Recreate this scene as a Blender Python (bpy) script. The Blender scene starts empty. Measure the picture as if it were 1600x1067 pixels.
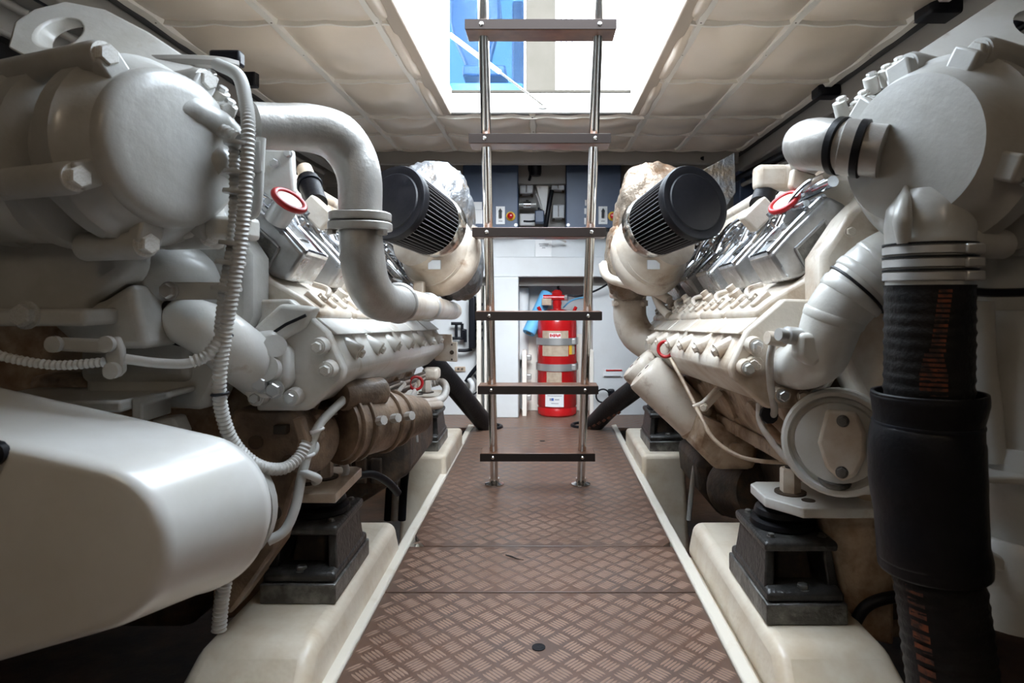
import bpy, bmesh, math, random
from mathutils import Vector, Matrix, noise
random.seed(7)
sc = bpy.context.scene
col = sc.collection
V = Vector
PI = math.pi

# ------------------------------------------------------------------ camera
CAM_Z = 0.85
cam_d = bpy.data.cameras.new('camera')
cam = bpy.data.objects.new('camera', cam_d); col.objects.link(cam)
cam.location = (0, 0, CAM_Z); cam.rotation_euler = (PI/2, 0, 0)
cam_d.sensor_width = 36.0; cam_d.lens = 22.5
cam_d.shift_x = -50/1600; cam_d.shift_y = -73/1600
cam_d.clip_start = 0.02; cam_d.clip_end = 100
cam_d.dof.use_dof = True; cam_d.dof.focus_distance = 2.2; cam_d.dof.aperture_fstop = 6.5
sc.camera = cam

# ------------------------------------------------------------------ world / light / exposure
w = bpy.data.worlds.new('sky'); sc.world = w; w.use_nodes = True
wn = w.node_tree.nodes; bg = wn['Background']
bg.inputs['Color'].default_value = (0.77, 0.88, 1.0, 1); bg.inputs['Strength'].default_value = 10.5
sd = bpy.data.lights.new('sun', 'SUN'); sd.energy = 8.0; sd.angle = math.radians(50); sd.color = (.92, .96, 1.0)
sun = bpy.data.objects.new('sun', sd); col.objects.link(sun); sun.location = (1, -3, 6)
sun.rotation_euler = Vector((-.28, .80, -.58)).to_track_quat('-Z', 'Y').to_euler()
sc.view_settings.view_transform = 'Standard'; sc.view_settings.look = 'None'
sc.view_settings.gamma = 1.0; sc.view_settings.use_curve_mapping = False
sc.view_settings.exposure = 0.60

# ------------------------------------------------------------------ helpers
def P(px, py, Y):
    """photo pixel at distance Y -> world point"""
    return V(((px-850)*Y/1000.0, Y, CAM_Z-(py-460)*Y/1000.0))

def frame(axis, up=None):
    a = V(axis).normalized()
    u = V(up) if up is not None else (V((0, 0, 1)) if abs(a.z) < 0.9 else V((1, 0, 0)))
    x = u.cross(a)
    if x.length < 1e-6: x = V((1, 0, 0)).cross(a)
    x.normalize(); y = a.cross(x)
    return x, y, a

def spline(pts, n=6):
    pts = [V(p) for p in pts]
    if len(pts) < 3: return pts
    out = []
    for i in range(len(pts)-1):
        p0 = pts[i-1] if i else pts[0]*2-pts[1]
        p1, p2 = pts[i], pts[i+1]
        p3 = pts[i+2] if i+2 < len(pts) else pts[-1]*2-pts[-2]
        for k in range(n):
            t = k/n
            out.append(0.5*((2*p1)+(p2-p0)*t+(2*p0-5*p1+4*p2-p3)*t*t+(3*p1-p0-3*p2+p3)*t**3))
    out.append(pts[-1]); return out

class MB:
    def __init__(s): s.v = []; s.f = []
    def add(s, vs, fs):
        b = len(s.v); s.v += [tuple(v) for v in vs]; s.f += [tuple(b+i for i in f) for f in fs]; return s
    def box(s, c, size, axes=None):
        c = V(c); hx, hy, hz = [d/2 for d in size]
        X, Y, Z = axes if axes else (V((1, 0, 0)), V((0, 1, 0)), V((0, 0, 1)))
        vs = [c+X*(hx*i)+Y*(hy*j)+Z*(hz*k) for i in (-1, 1) for j in (-1, 1) for k in (-1, 1)]
        return s.add(vs, [(0, 1, 3, 2), (4, 6, 7, 5), (0, 4, 5, 1), (2, 3, 7, 6), (0, 2, 6, 4), (1, 5, 7, 3)])
    def bb(s, x0, x1, y0, y1, z0, z1):
        return s.box(((x0+x1)/2, (y0+y1)/2, (z0+z1)/2), (abs(x1-x0), abs(y1-y0), abs(z1-z0)))
    def loft(s, rings, caps=True, closed=True):
        n = len(rings[0]); b = len(s.v)
        for r in rings: s.v += [tuple(p) for p in r]
        for i in range(len(rings)-1):
            for j in range(n if closed else n-1):
                k = (j+1) % n
                s.f.append((b+i*n+j, b+i*n+k, b+(i+1)*n+k, b+(i+1)*n+j))
        if caps and closed:
            s.f.append(tuple(b+j for j in range(n))[::-1]); e = b+(len(rings)-1)*n
            s.f.append(tuple(e+j for j in range(n)))
        return s
    def tube(s, pts, r, seg=14, smooth=6, caps=True, rad=None):
        """tube along a smoothed path; rad(t, i) may modulate the radius; r may be a list per control point"""
        pts = [V(p) for p in pts]; n0 = len(pts)
        path = spline(pts, smooth) if smooth > 1 else pts
        m = len(path)
        rings = []; X = None
        for i, p in enumerate(path):
            t = (path[min(i+1, m-1)]-path[max(i-1, 0)])
            if t.length < 1e-9: t = V((0, 0, 1))
            t.normalize()
            if X is None: X, Y, _ = frame(t)
            else:
                X = X-t*X.dot(t)
                if X.length < 1e-6: X, Y, _ = frame(t)
                X.normalize()
            Y = t.cross(X)
            u = i/(m-1)
            if isinstance(r, (list, tuple)):
                q = u*(n0-1); k = min(int(q), n0-2); rr = r[k]+(r[k+1]-r[k])*(q-k)
            else: rr = r
            if rad: rr *= rad(u, i)
            rings.append([p+X*(rr*math.cos(2*PI*j/seg))+Y*(rr*math.sin(2*PI*j/seg)) for j in range(seg)])
        return s.loft(rings, caps)
    def cyl(s, a, b, r, seg=20, r2=None):
        return s.lathe([(r, 0), (r if r2 is None else r2, (V(b)-V(a)).length)], a, V(b)-V(a), seg)
    def lathe(s, prof, o, axis, seg=28, up=None, caps=True):
        X, Y, A = frame(axis, up); o = V(o)
        rings = [[o+A*h+X*(max(r, 1e-4)*math.cos(2*PI*j/seg))+Y*(max(r, 1e-4)*math.sin(2*PI*j/seg)) for j in range(seg)] for r, h in prof]
        return s.loft(rings, caps)
    def prism(s, poly, d):
        """3-D polygon (list of Vector) swept by the vector d"""
        d = V(d); a = [V(p) for p in poly]
        return s.loft([a, [p+d for p in a]])
    def torus(s, c, axis, R, r, seg=32, ts=10):
        X, Y, A = frame(axis); c = V(c); b = len(s.v)
        for i in range(seg):
            a = 2*PI*i/seg; d = X*math.cos(a)+Y*math.sin(a)
            for j in range(ts):
                t = 2*PI*j/ts; s.v.append(tuple(c+d*(R+r*math.cos(t))+A*(r*math.sin(t))))
        for i in range(seg):
            for j in range(ts):
                s.f.append((b+i*ts+j, b+((i+1) % seg)*ts+j, b+((i+1) % seg)*ts+(j+1) % ts, b+i*ts+(j+1) % ts))
        return s
    def mesh(s, name, mat, angle=38):
        me = bpy.data.meshes.new(name); me.from_pydata(s.v, [], s.f)
        bm = bmesh.new(); bm.from_mesh(me); bmesh.ops.recalc_face_normals(bm, faces=bm.faces); bm.to_mesh(me); bm.free()
        me.polygons.foreach_set('use_smooth', [True]*len(me.polygons))
        me.set_sharp_from_angle(angle=math.radians(angle))
        me.materials.append(mat); return me
    def build(s, name, mat, parent=None, bevel=0, seg=2, label=None, angle=38):
        o = bpy.data.objects.new(name, s.mesh(name, mat, angle)); col.objects.link(o)
        if parent is not None: attach(o, parent)
        if bevel:
            m = o.modifiers.new('bevel', 'BEVEL'); m.width = bevel; m.segments = seg; m.limit_method = 'ANGLE'; m.angle_limit = math.radians(35)
            m.harden_normals = False
        if label: o['label'] = label
        return o

def world_loc(o):
    t = V((0, 0, 0))
    if o.type == 'EMPTY': t = V(o.location)
    return t
def attach(o, parent):
    o.parent = parent
    root = parent
    while root.parent: root = root.parent
    # parts are built in world coordinates; only the root Empty carries a translation
    if parent.type == 'EMPTY': o.matrix_parent_inverse = Matrix.Translation(-V(parent.location))
    else: o.matrix_parent_inverse = parent_world(parent).inverted()
def parent_world(o):
    m = o.matrix_basis.copy()
    if o.parent: m = parent_world(o.parent) @ o.matrix_parent_inverse @ m
    return m
def thing(name, loc, label, cat, group=None, kind=None):
    o = bpy.data.objects.new(name, None); col.objects.link(o); o.location = loc; o.empty_display_size = 0.05
    return tag(o, label, cat, group, kind)
def tag(o, label=None, cat=None, group=None, kind=None):
    if label: o['label'] = label
    if cat: o['category'] = cat
    if group: o['group'] = group
    if kind: o['kind'] = kind
    return o
def struct(o): o['kind'] = 'structure'; return o

# ------------------------------------------------------------------ materials
def mat(name, c, rough=0.5, metal=0.0, c2=None, scale=8.0, lo=0.4, hi=0.65, bump=0.0, bscale=60.0, coat=0.0, detail=5.0, c3=None, s3=3.0, lo3=.55, hi3=.75, vary=None, r2=None):
    m = bpy.data.materials.new(name); m.use_nodes = True
    nt = m.node_tree; n = nt.nodes; b = n['Principled BSDF']
    b.inputs['Base Color'].default_value = (*c, 1); b.inputs['Roughness'].default_value = rough; b.inputs['Metallic'].default_value = metal
    if coat: b.inputs['Coat Weight'].default_value = coat; b.inputs['Coat Roughness'].default_value = 0.15
    tc = n.new('ShaderNodeTexCoord')
    def nz(sc_, det=detail):
        t = n.new('ShaderNodeTexNoise'); t.inputs['Scale'].default_value = sc_; t.inputs['Detail'].default_value = det
        t.inputs['Roughness'].default_value = 0.6
        nt.links.new(tc.outputs['Object'], t.inputs['Vector']); return t
    def ramp(src, a, bb):
        r = n.new('ShaderNodeMapRange'); r.inputs['From Min'].default_value = a; r.inputs['From Max'].default_value = bb
        nt.links.new(src, r.inputs['Value']); return r.outputs['Result']
    out = None
    if c2:
        mx = n.new('ShaderNodeMix'); mx.data_type = 'RGBA'
        mx.inputs['A'].default_value = (*c, 1); mx.inputs['B'].default_value = (*c2, 1)
        f = ramp(nz(scale).outputs['Fac'], lo, hi); nt.links.new(f, mx.inputs['Factor']); out = mx.outputs['Result']
        if r2 is not None:
            rr = n.new('ShaderNodeMapRange'); rr.inputs['To Min'].default_value = rough; rr.inputs['To Max'].default_value = r2
            nt.links.new(f, rr.inputs['Value']); nt.links.new(rr.outputs['Result'], b.inputs['Roughness'])
    if c3:
        mx = n.new('ShaderNodeMix'); mx.data_type = 'RGBA'
        if out: nt.links.new(out, mx.inputs['A'])
        else: mx.inputs['A'].default_value = (*c, 1)
        mx.inputs['B'].default_value = (*c3, 1)
        nt.links.new(ramp(nz(s3).outputs['Fac'], lo3, hi3), mx.inputs['Factor']); out = mx.outputs['Result']
    if out: nt.links.new(out, b.inputs['Base Color'])
    if bump:
        bp = n.new('ShaderNodeBump'); bp.inputs['Strength'].default_value = bump; bp.inputs['Distance'].default_value = 0.01
        nt.links.new(nz(bscale, 3).outputs['Fac'], bp.inputs['Height']); nt.links.new(bp.outputs['Normal'], b.inputs['Normal'])
    return m

M = {}
M['white'] = mat('white_engine_paint', (.66, .65, .62), .32, c2=(.54, .52, .47), scale=5, coat=.25, bump=.12, bscale=35, c3=(.36, .27, .18), s3=11, lo3=.61, hi3=.80)
M['guard'] = mat('white_guard_paint', (.72, .72, .70), .28, c2=(.64, .63, .59), scale=4, coat=.3, bump=.05, bscale=10, c3=(.30, .26, .20), s3=22, lo3=.74, hi3=.80)
M['grey_white'] = mat('pale_grey_engine_paint', (.47, .47, .45), .34, c2=(.38, .37, .34), scale=6, coat=.25, bump=.10, bscale=40, c3=(.30, .25, .19), s3=10, lo3=.68, hi3=.82)
M['cream'] = mat('cream_engine_paint', (.68, .61, .52), .36, c2=(.50, .38, .27), scale=7, lo=.46, hi=.70, coat=.2, bump=.18, bscale=40, c3=(.28, .16, .09), s3=13, lo3=.58, hi3=.78)
M['grime'] = mat('oily_cream_block_paint', (.46, .35, .25), .42, c2=(.21, .125, .07), scale=9, lo=.42, hi=.62, bump=.4, bscale=45, c3=(.10, .06, .04), s3=14, lo3=.60, hi3=.74, coat=.15)
M['dark_iron'] = mat('dark_oily_iron', (.045, .038, .033), .5, c2=(.11, .075, .05), scale=14, bump=.3, bscale=60)
M['alu'] = mat('cast_aluminium', (.44, .425, .40), .40, .5, c2=(.34, .32, .29), scale=9, bump=.14, bscale=70, c3=(.26, .23, .19), s3=20, lo3=.70, hi3=.82)
M['chrome'] = mat('polished_chrome', (.72, .74, .77), .14, 1.0, c2=(.45, .46, .48), scale=18, r2=.3)
M['cover_metal'] = mat('satin_aluminium_cover', (.52, .53, .54), .26, .9, c2=(.36, .35, .34), scale=12, bump=.08, bscale=40, r2=.42)
M['steel'] = mat('stainless_steel', (.62, .61, .59), .2, 1.0)
M['zinc'] = mat('zinc_plated_steel', (.58, .58, .57), .36, .7)
M['mount_iron'] = mat('bare_cast_mount_iron', (.24, .235, .22), .36, .6, c2=(.09, .086, .08), scale=16, lo=.4, hi=.6, bump=.3, bscale=80, c3=(.20, .10, .05), s3=25, lo3=.68, hi3=.78)
M['mount_dark'] = mat('black_oily_cast_iron', (.045, .044, .043), .34, .4, c2=(.10, .098, .092), scale=18, lo=.5, hi=.7, bump=.3, bscale=80)
M['rubber'] = mat('black_rubber', (.004, .0042, .006), .42, c2=(.008, .008, .010), scale=20, bump=.1, bscale=70)
M['hose_rubber'] = mat('ribbed_black_hose_rubber', (.006, .006, .007), .5, c2=(.013, .012, .012), scale=14, bump=.25, bscale=90)
M['hose_print'] = mat('orange_red_hose_print', (.20, .045, .012), .5, c2=(.03, .012, .008), scale=60, lo=.35, hi=.6)
M['plastic_black'] = mat('black_plastic', (.007, .008, .012), .38)
M['filter_media'] = mat('black_pleated_filter_media', (.010, .010, .012), .6)
M['pleat'] = mat('grey_filter_mesh', (.20, .20, .21), .5)
M['foil'] = mat('silver_heat_blanket', (.20, .206, .215), .42, .6, c2=(.20, .155, .11), scale=9, lo=.5, hi=.66, bump=1.0, bscale=32, r2=.5)
M['foil_gold'] = mat('tarnished_heat_blanket', (.24, .195, .15), .45, .4, c2=(.20, .11, .058), scale=9, lo=.46, hi=.66, bump=1.0, bscale=32)
M['red'] = mat('red_gloss_paint', (.52, .010, .012), .25, coat=.4, c2=(.42, .010, .012), scale=6)
M['red_cap'] = mat('red_plastic_ring', (.42, .012, .014), .3)
M['teak'] = mat('brown_teak', (.15, .070, .038), .42, c2=(.09, .038, .02), scale=14, coat=.2)
M['tread_dark'] = mat('dark_tread_edge', (.016, .011, .009), .6)
M['tread_dark'].node_tree.nodes['Principled BSDF'].inputs['Specular IOR Level'].default_value = .12
M['conduit'] = mat('grey_corrugated_conduit', (.50, .50, .48), .36)
M['conduit_dirty'] = mat('pale_grey_cable_sheath', (.56, .54, .51), .4, c2=(.40, .33, .27), scale=8)
M['tie'] = mat('cable_tie_plastic', (.42, .42, .40), .4)
M['bed'] = mat('cream_gelcoat', (.76, .67, .54), .36, c2=(.62, .49, .34), scale=5, lo=.46, hi=.70, bump=.35, bscale=14, coat=.2, c3=(.30, .22, .13), s3=7, lo3=.70, hi3=.84)
M['lip'] = mat('white_gelcoat_lip', (.72, .66, .56), .4, c2=(.62, .54, .42), scale=9, lo=.55, hi=.75)
M['floor'] = mat('brown_phenolic_plate', (.120, .064, .042), .40, c2=(.105, .066, .050), scale=3, coat=.15)
M['gear_brown'] = mat('brown_oily_casting', (.22, .15, .10), .45, c2=(.09, .06, .04), scale=11, lo=.42, hi=.62, bump=.4, bscale=40, coat=.1)
M['bars'] = mat('worn_brown_tread_bar', (.262, .162, .115), .62, c2=(.20, .12, .083), scale=3.5)
M['bilge'] = mat('oily_brown_bilge', (.15, .080, .045), .35, c2=(.05, .032, .022), scale=4, bump=.3, bscale=12)
M['hull'] = mat('dark_grey_hull_lining', (.085, .085, .085), .6, c2=(.06, .06, .062), scale=5)
M['quilt'] = mat('cream_padded_vinyl', (.78, .67, .55), .28, c2=(.72, .61, .49), scale=3, coat=.25)
M['strip'] = mat('pale_cover_strip', (.84, .79, .71), .30, coat=.2)
M['header'] = mat('grey_headlining', (.36, .34, .31), .5)
M['coaming'] = mat('white_gelcoat', (.84, .84, .82), .25, coat=.3)
M['hatch_trim'] = mat('beige_hatch_trim', (.46, .38, .30), .42)
M['panel'] = mat('white_wall_panel', (.70, .72, .73), .38, c2=(.64, .65, .65), scale=3)
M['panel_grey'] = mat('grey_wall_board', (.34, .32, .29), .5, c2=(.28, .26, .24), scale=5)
M['blue'] = mat('blue_grey_cabinet_paint', (.055, .085, .155), .38, c2=(.048, .075, .135), scale=6)
M['label_white'] = mat('white_sticker', (.80, .80, .80), .4)
M['label_cream'] = mat('tan_label', (.50, .40, .30), .45, c2=(.40, .30, .22), scale=30)
M['label_grey'] = mat('grey_print', (.30, .31, .33), .5)
M['blue_print'] = mat('blue_print', (.05, .12, .40), .5)
M['yellow'] = mat('yellow_plastic', (.80, .48, .04), .4)
M['blue_cloth'] = mat('light_blue_paper_roll', (.15, .48, .80), .6)
M['paper'] = mat('white_paper_roll', (.78, .78, .77), .7)
M['glass_blue'] = mat('blue_window_glass', (.10, .32, .62), .08)
M['seat_blue'] = mat('blue_upholstery', (.016, .045, .10), .5)
M['sky_blue'] = mat('light_blue_fabric', (.07, .17, .28), .6)
M['beige'] = mat('darkened_beige_wood_post', (.050, .044, .036), .9, c2=(.045, .040, .032), scale=6)  # post and trim colour darkened below beige to offset the strong daylight
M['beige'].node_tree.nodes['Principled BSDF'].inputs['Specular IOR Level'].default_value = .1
M['lens'] = mat('fill_lamp_lens', (.9, .85, .75), .3)
n_ = M['lens'].node_tree.nodes['Principled BSDF']; n_.inputs['Emission Color'].default_value = (1, .86, .68, 1); n_.inputs['Emission Strength'].default_value = 2  # glowing lens of the added fill lamps
for k_ in ('rubber', 'hose_rubber', 'plastic_black', 'dark_iron'): M[k_].node_tree.nodes['Principled BSDF'].inputs['Specular IOR Level'].default_value = .25
# clear glass pane
g = bpy.data.materials.new('tinted_glass'); g.use_nodes = True
gb = g.node_tree.nodes['Principled BSDF']; gb.inputs['Base Color'].default_value = (.70, .86, 1, 1); gb.inputs['Roughness'].default_value = .02
gb.inputs['Transmission Weight'].default_value = 1; gb.inputs['IOR'].default_value = 1.05
M['glass'] = g

# bolts share one mesh: hex head on a washer, axis +Z, unit radius
_b = MB(); _b.lathe([(1.25, 0), (1.25, .22)], (0, 0, 0), (0, 0, 1), 18); _b.lathe([(1.0, .22), (1.0, .85), (.85, 1.0)], (0, 0, 0), (0, 0, 1), 6)
BOLT = {k: _b.mesh('bolt', M[k], 30) for k in ('white', 'grey_white', 'cream', 'zinc', 'steel', 'mount_iron', 'alu')}
def bolt(parent, pos, axis, r=.011, k='white', name='bolt'):
    o = bpy.data.objects.new(name, BOLT[k]); col.objects.link(o)
    X, Y, A = frame(axis); o.parent = parent
    inv = Matrix.Translation(-V(parent.location)) if parent.type == 'EMPTY' else parent_world(parent).inverted()
    o.matrix_parent_inverse = inv
    o.matrix_basis = Matrix.Translation(V(pos)) @ Matrix((X, Y, A)).transposed().to_4x4() @ Matrix.Diagonal((r, r, r, 1))
    return o
def corr(pitch_samples=2, depth=.86):
    return lambda u, i: 1.0 if (i // pitch_samples) % 2 == 0 else depth
def resample(pts, step):
    path = spline(pts, 24); out = [path[0]]; acc = 0
    for a, b in zip(path, path[1:]):
        d = (b-a).length
        while acc+d >= step:
            t = (step-acc)/d; a = a+(b-a)*t; out.append(a.copy()); d = (b-a).length; acc = 0
        acc += d
    return out
def conduit(name, pts, r, parent, m='conduit', step=.0043, label=None):
    return MB().tube(resample(pts, step), r, 14, 1, rad=corr(1, .79)).build(name, M[m], parent, label=label, angle=24)

# ================================================================== SETTING
FX0, FX1 = -.455, .434
CZ = 1.79
# bilge and hull
struct(MB().bb(-2.1, 2.1, -1.3, 5.0, -.42, -.36).build('floor_bilge', M['bilge']))
struct(MB().bb(-2.1, -2.0, -1.3, 5.0, -.36, 1.98).build('wall_left', M['hull']))
struct(MB().bb(2.0, 2.1, -1.3, 5.0, -.36, 1.98).build('wall_right', M['hull']))
struct(MB().bb(-2.1, 2.1, -1.4, -1.3, -.42, 1.98).build('wall_front', M['panel_grey']))

# floor plates
floor_root = bpy.data.objects.new('floor', None); col.objects.link(floor_root); struct(floor_root)
floor_root['label'] = 'brown checker plate walkway floor between the two engines'
def tread(x0, x1, y0, y1, z, hole=None):
    m = MB(); c = .052; h = c*math.sqrt(.5)
    ni = int((x1-x0+y1-y0)/c)+6
    for i in range(-ni, ni):
        for j in range(-ni, ni):
            cx = (i-j)*h; cy = 2.5+(i+j)*h
            if not (x0+.006 < cx < x1-.006 and y0+.006 < cy < y1-.006): continue
            if hole and math.hypot(cx-hole[0], cy-hole[1]) < .03: continue
            d = V((1, 1, 0)) if (i % 2 == j % 2) else V((1, -1, 0)); d.normalize(); e = V((-d.y, d.x, 0))
            for k in range(5):
                p = V((cx, cy, z))+e*((k-2)*.0092)
                L, wd, ht = .0215, .0032, .0009
                vs = [p-d*L, p-d*(L*.55)-e*wd, p+d*(L*.55)-e*wd, p+d*L, p+d*(L*.55)+e*wd, p-d*(L*.55)+e*wd]
                if any(not (x0 < q.x < x1 and y0 < q.y < y1) for q in vs): continue
                tp = [p-d*(L*.5)+V((0, 0, ht)), p+d*(L*.5)+V((0, 0, ht))]
                m.add(vs+tp, [(0, 1, 6), (1, 2, 7, 6), (2, 3, 7), (3, 4, 7), (4, 5, 6, 7), (5, 0, 6)])
    return m
joints = [.55, 1.828, 2.163, 3.54, 4.09]
for k in range(4):
    y0, y1 = joints[k]+.0025, joints[k+1]-.0025
    m = MB()
    if k == 2:   # corners of this plate are notched where it meets the nearer plate
        poly = [V((FX0, y0+.10, -.02)), V((FX0+.05, y0, -.02)), V((FX1-.03, y0, -.02)), V((FX1, y0+.04, -.02)), V((FX1, y1, -.02)), V((FX0, y1, -.02))]
        m.prism(poly, (0, 0, .02))
    else: m.bb(FX0, FX1, y0, y1, -.02, 0)
    pl = m.build('floor_plate', M['floor'], floor_root, .002)
    t = tread(FX0, FX1, y0, y1, 0, (-.013, 1.542) if k == 0 else None).build('tread_pattern', M['bars'], pl); t['kind'] = 'stuff'
    if k == 0:
        MB().cyl((-.013, 1.542, .0002), (-.013, 1.542, .0018), .0165, 24).build('lifting_hole', M['rubber'], pl)
    if k == 3:
        MB().cyl((-.01, 3.72, .0002), (-.01, 3.72, .002), .016, 20).build('lifting_hole', M['rubber'], pl)
pl = MB().bb(-1.25, 1.2, 4.095, 4.95, -.02, 0).build('floor_plate', M['floor'], floor_root, .002)
t = tread(-1.2, 1.15, 4.1, 4.9, 0).build('tread_pattern', M['bars'], pl); t['kind'] = 'stuff'
# substructure below the plates, so that no light shows between them
struct(MB().bb(FX0+.01, FX1-.01, .5, 4.9, -.36, -.021).build('floor_bearer', M['lip']))
for s, x in ((-1, FX0), (1, FX1)):
    m = MB()
    m.prism([V((x+s*.001, .6, .006)), V((x+s*.034, .6, .012)), V((x+s*.04, .6, -.05)), V((x+s*.001, .6, -.05))], (0, 3.55, 0))
    struct(m.build('trim_%d' % (1 if s < 0 else 2), M['lip'], None, .006))

# engine beds: sloped, rounded gelcoat girders
def bed(s, y0, y1, z1, zb, xi=.494, xo=.735, slope=.03, front_slope=.10):
    def ring(z, e, fe):
        a, b = xi-e, xo+e*1.8
        return [V((s*a, y0-fe, z)), V((s*a, y1+e, z)), V((s*b, y1+e, z)), V((s*b, y0-fe, z))]
    return MB().loft([ring(zb, slope*1.0, front_slope), ring(z1, 0, 0)])
BED = .10
for s in (-1, 1):
    yy = (1.37, 2.13)
    struct(bed(s, yy[0], yy[1], BED, -.02, front_slope=.14, slope=.018).build('floor_engine_bed', M['bed'], None, .028, 4))
    struct(bed(s, 3.0, 3.62, BED, -.36, xi=.462, xo=.66, slope=.012, front_slope=.02).build('floor_engine_bed', M['bed'], None, .02, 3))
    # low girder that carries the near bed
    struct(MB().bb(s*.47, s*.78, .9, 2.12, -.36, -.02).build('floor_girder', M['bed']))

# --------------------------------------------------------------- ceiling
ceil = bpy.data.objects.new('ceiling', None); col.objects.link(ceil); struct(ceil); ceil['label'] = 'padded cream vinyl ceiling with buttoned cover strips'
XS = [-1.31, -.92, -.565, -.06, .53, .85, 1.25]
YS = [-1.25, -.65, -.1, .45, 1.02, 1.60, 2.18, 2.77, 3.33, 3.69, 4.09]
HX0, HX1, HY0, HY1 = -.472, .443, 1.15, 3.26
MB().bb(-1.36, HX0-.02, -1.3, 4.3, CZ, CZ+.05).build('ceiling_board', M['header'], ceil)
MB().bb(HX1+.02, 1.30, -1.3, 4.3, CZ, CZ+.05).build('ceiling_board', M['header'], ceil)
MB().bb(HX0-.02, HX1+.02, HY1+.02, 4.3, CZ, CZ+.05).build('ceiling_board', M['header'], ceil)
MB().bb(HX0-.02, HX1+.02, -1.3, HY0-.02, CZ, CZ+.05).build('ceiling_board', M['header'], ceil)
def pad(x0, x1, y0, y1):
    nx, ny = 14, 16; vs = []; fs = []
    for j in range(ny+1):
        for i in range(nx+1):
            u = i/nx*2-1; v = j/ny*2-1
            x = x0+(x1-x0)*i/nx; y = y0+(y1-y0)*j/ny
            b = (1-abs(u)**3.2)*(1-abs(v)**3.2)
            scal = .006*abs(math.sin(PI*i/nx*2))*abs(v)**6+.006*abs(math.sin(PI*j/ny*2))*abs(u)**6
            nzv = noise.noise(V((x*5, y*5, 1.3)))*.010+noise.noise(V((x*12, y*9, 4.1)))*.004
            z = CZ-.004-.040*b-scal+nzv*b*1.5
            vs.append((x, y, z)); fs_ = 0
    for j in range(ny):
        for i in range(nx):
            a = j*(nx+1)+i; fs.append((a, a+1, a+nx+2, a+nx+1))
    return MB().add(vs, fs)
for i in range(6):
    for j in range(10):
        x0, x1, y0, y1 = XS[i], XS[i+1], YS[j], YS[j+1]
        inside = y1 > HY0+.2 and y0 < HY1
        if inside:
            if i == 2: x1 = HX0-.03
            elif i == 3: x0 = HX1+.03
        if inside and i == 2 and False: continue
        if x1-x0 < .03: continue
        if inside and i == 3: x0 = HX1+.03; x1 = .53
        pad(x0, x1, y0, y1).build('ceiling_pad', M['quilt'], ceil, angle=80)
# cover strips along the seams
def strip_y(x, y0, y1, wv=.016):
    m = MB(); n = max(4, int((y1-y0)/.05)); rings = []
    for k in range(n+1):
        y = y0+(y1-y0)*k/n
        z = CZ-.018-.006*abs(math.sin((y-y0)*PI/.28)); ww = wv*(1+.18*math.sin(y*22))
        rings.append([V((x-ww, y, z+.014)), V((x-ww*.6, y, z-.002)), V((x+ww*.6, y, z-.002)), V((x+ww, y, z+.014))])
    return m.loft(rings)
def strip_x(y, x0, x1, wv=.010):
    m = MB(); n = max(4, int((x1-x0)/.03)); rings = []
    for k in range(n+1):
        x = x0+(x1-x0)*k/n
        z = CZ-.016-.010*abs(math.sin((x-x0)*PI/.19))
        rings.append([V((x, y-wv, z+.016)), V((x, y-wv*.6, z-.002)), V((x, y+wv*.6, z-.002)), V((x, y+wv, z+.016))])
    return m.loft(rings)
_sb = MB().lathe([(.0045, 0), (.0045, .002), (.002, .0035)], (0, 0, 0), (0, 0, -1), 8).mesh('stud', M['dark_iron'])
for x in XS:
    a, b = (-1.25, 4.09)
    if x == -.06: spans = [(-1.25, HY0-.05), (HY1+.05, 4.09)]
    else: spans = [(a, b)]
    for a, b in spans:
        st = strip_y(x, a, b, .026 if abs(x) > 1.2 else .020).build('cover_strip', M['strip'], ceil)
        y = 1.0
        while y < b-.05:
            if y > a:
                o = bpy.data.objects.new('stud', _sb); col.objects.link(o); o.parent = st; o.location = (x, y, CZ-.0205)
            y += .29
for y in YS[3:]:
    spans = [(XS[0], XS[-1])]
    if HY0 < y < HY1: spans = [(XS[0], HX0-.04), (HX1+.04, XS[-1])]
    for a, b in spans: strip_x(y, a, b).build('cover_strip', M['strip'], ceil)
# hatch trim and coaming
tr = MB()
tr.bb(HX0-.055, HX0, HY0, HY1, CZ-.025, CZ+.03)
struct(tr.build('trim_3', M['hatch_trim'], None, .006))
struct(MB().bb(HX1, HX1+.055, HY0, HY1, CZ-.025, CZ+.03).build('trim_4', M['hatch_trim'], None, .006))
struct(MB().bb(HX0-.055, HX1+.055, HY1, HY1+.03, CZ-.012, CZ+.03).build('trim_5', M['coaming'], None, .004))
CT = 1.90
struct(MB().bb(HX0-.05, HX0+.002, HY0, HY1+.05, CZ+.03, CT).build('wall_coaming_left', M['coaming'], None, .004))
struct(MB().bb(HX1-.002, HX1+.05, HY0, HY1+.05, CZ+.03, CT).build('wall_coaming_right', M['coaming'], None, .004))
struct(MB().bb(HX0-.05, HX1+.05, HY1-.002, HY1+.05, CZ-.004, CT-.022).build('wall_coaming_back', M['coaming'], None, .004))
struct(MB().bb(HX0-.05, HX1+.05, HY0-.05, HY0, CZ+.03, CT).build('wall_coaming_front', M['coaming'], None, .004))
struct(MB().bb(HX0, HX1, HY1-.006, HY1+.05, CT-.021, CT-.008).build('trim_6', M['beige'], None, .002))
# deck slab outside the hatch
m = MB(); m.bb(-3, HX0-.05, -1.4, 6.5, CT-.05, CT-.02); m.bb(HX1+.05, 3, -1.4, 6.5, CT-.05, CT-.02)
m.bb(HX0-.05, HX1+.05, HY1+.05, 6.5, CT-.05, CT-.02); m.bb(HX0-.05, HX1+.05, -1.4, HY0-.05, CT-.05, CT-.02)
struct(m.build('ceiling_deck', M['coaming']))

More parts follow.
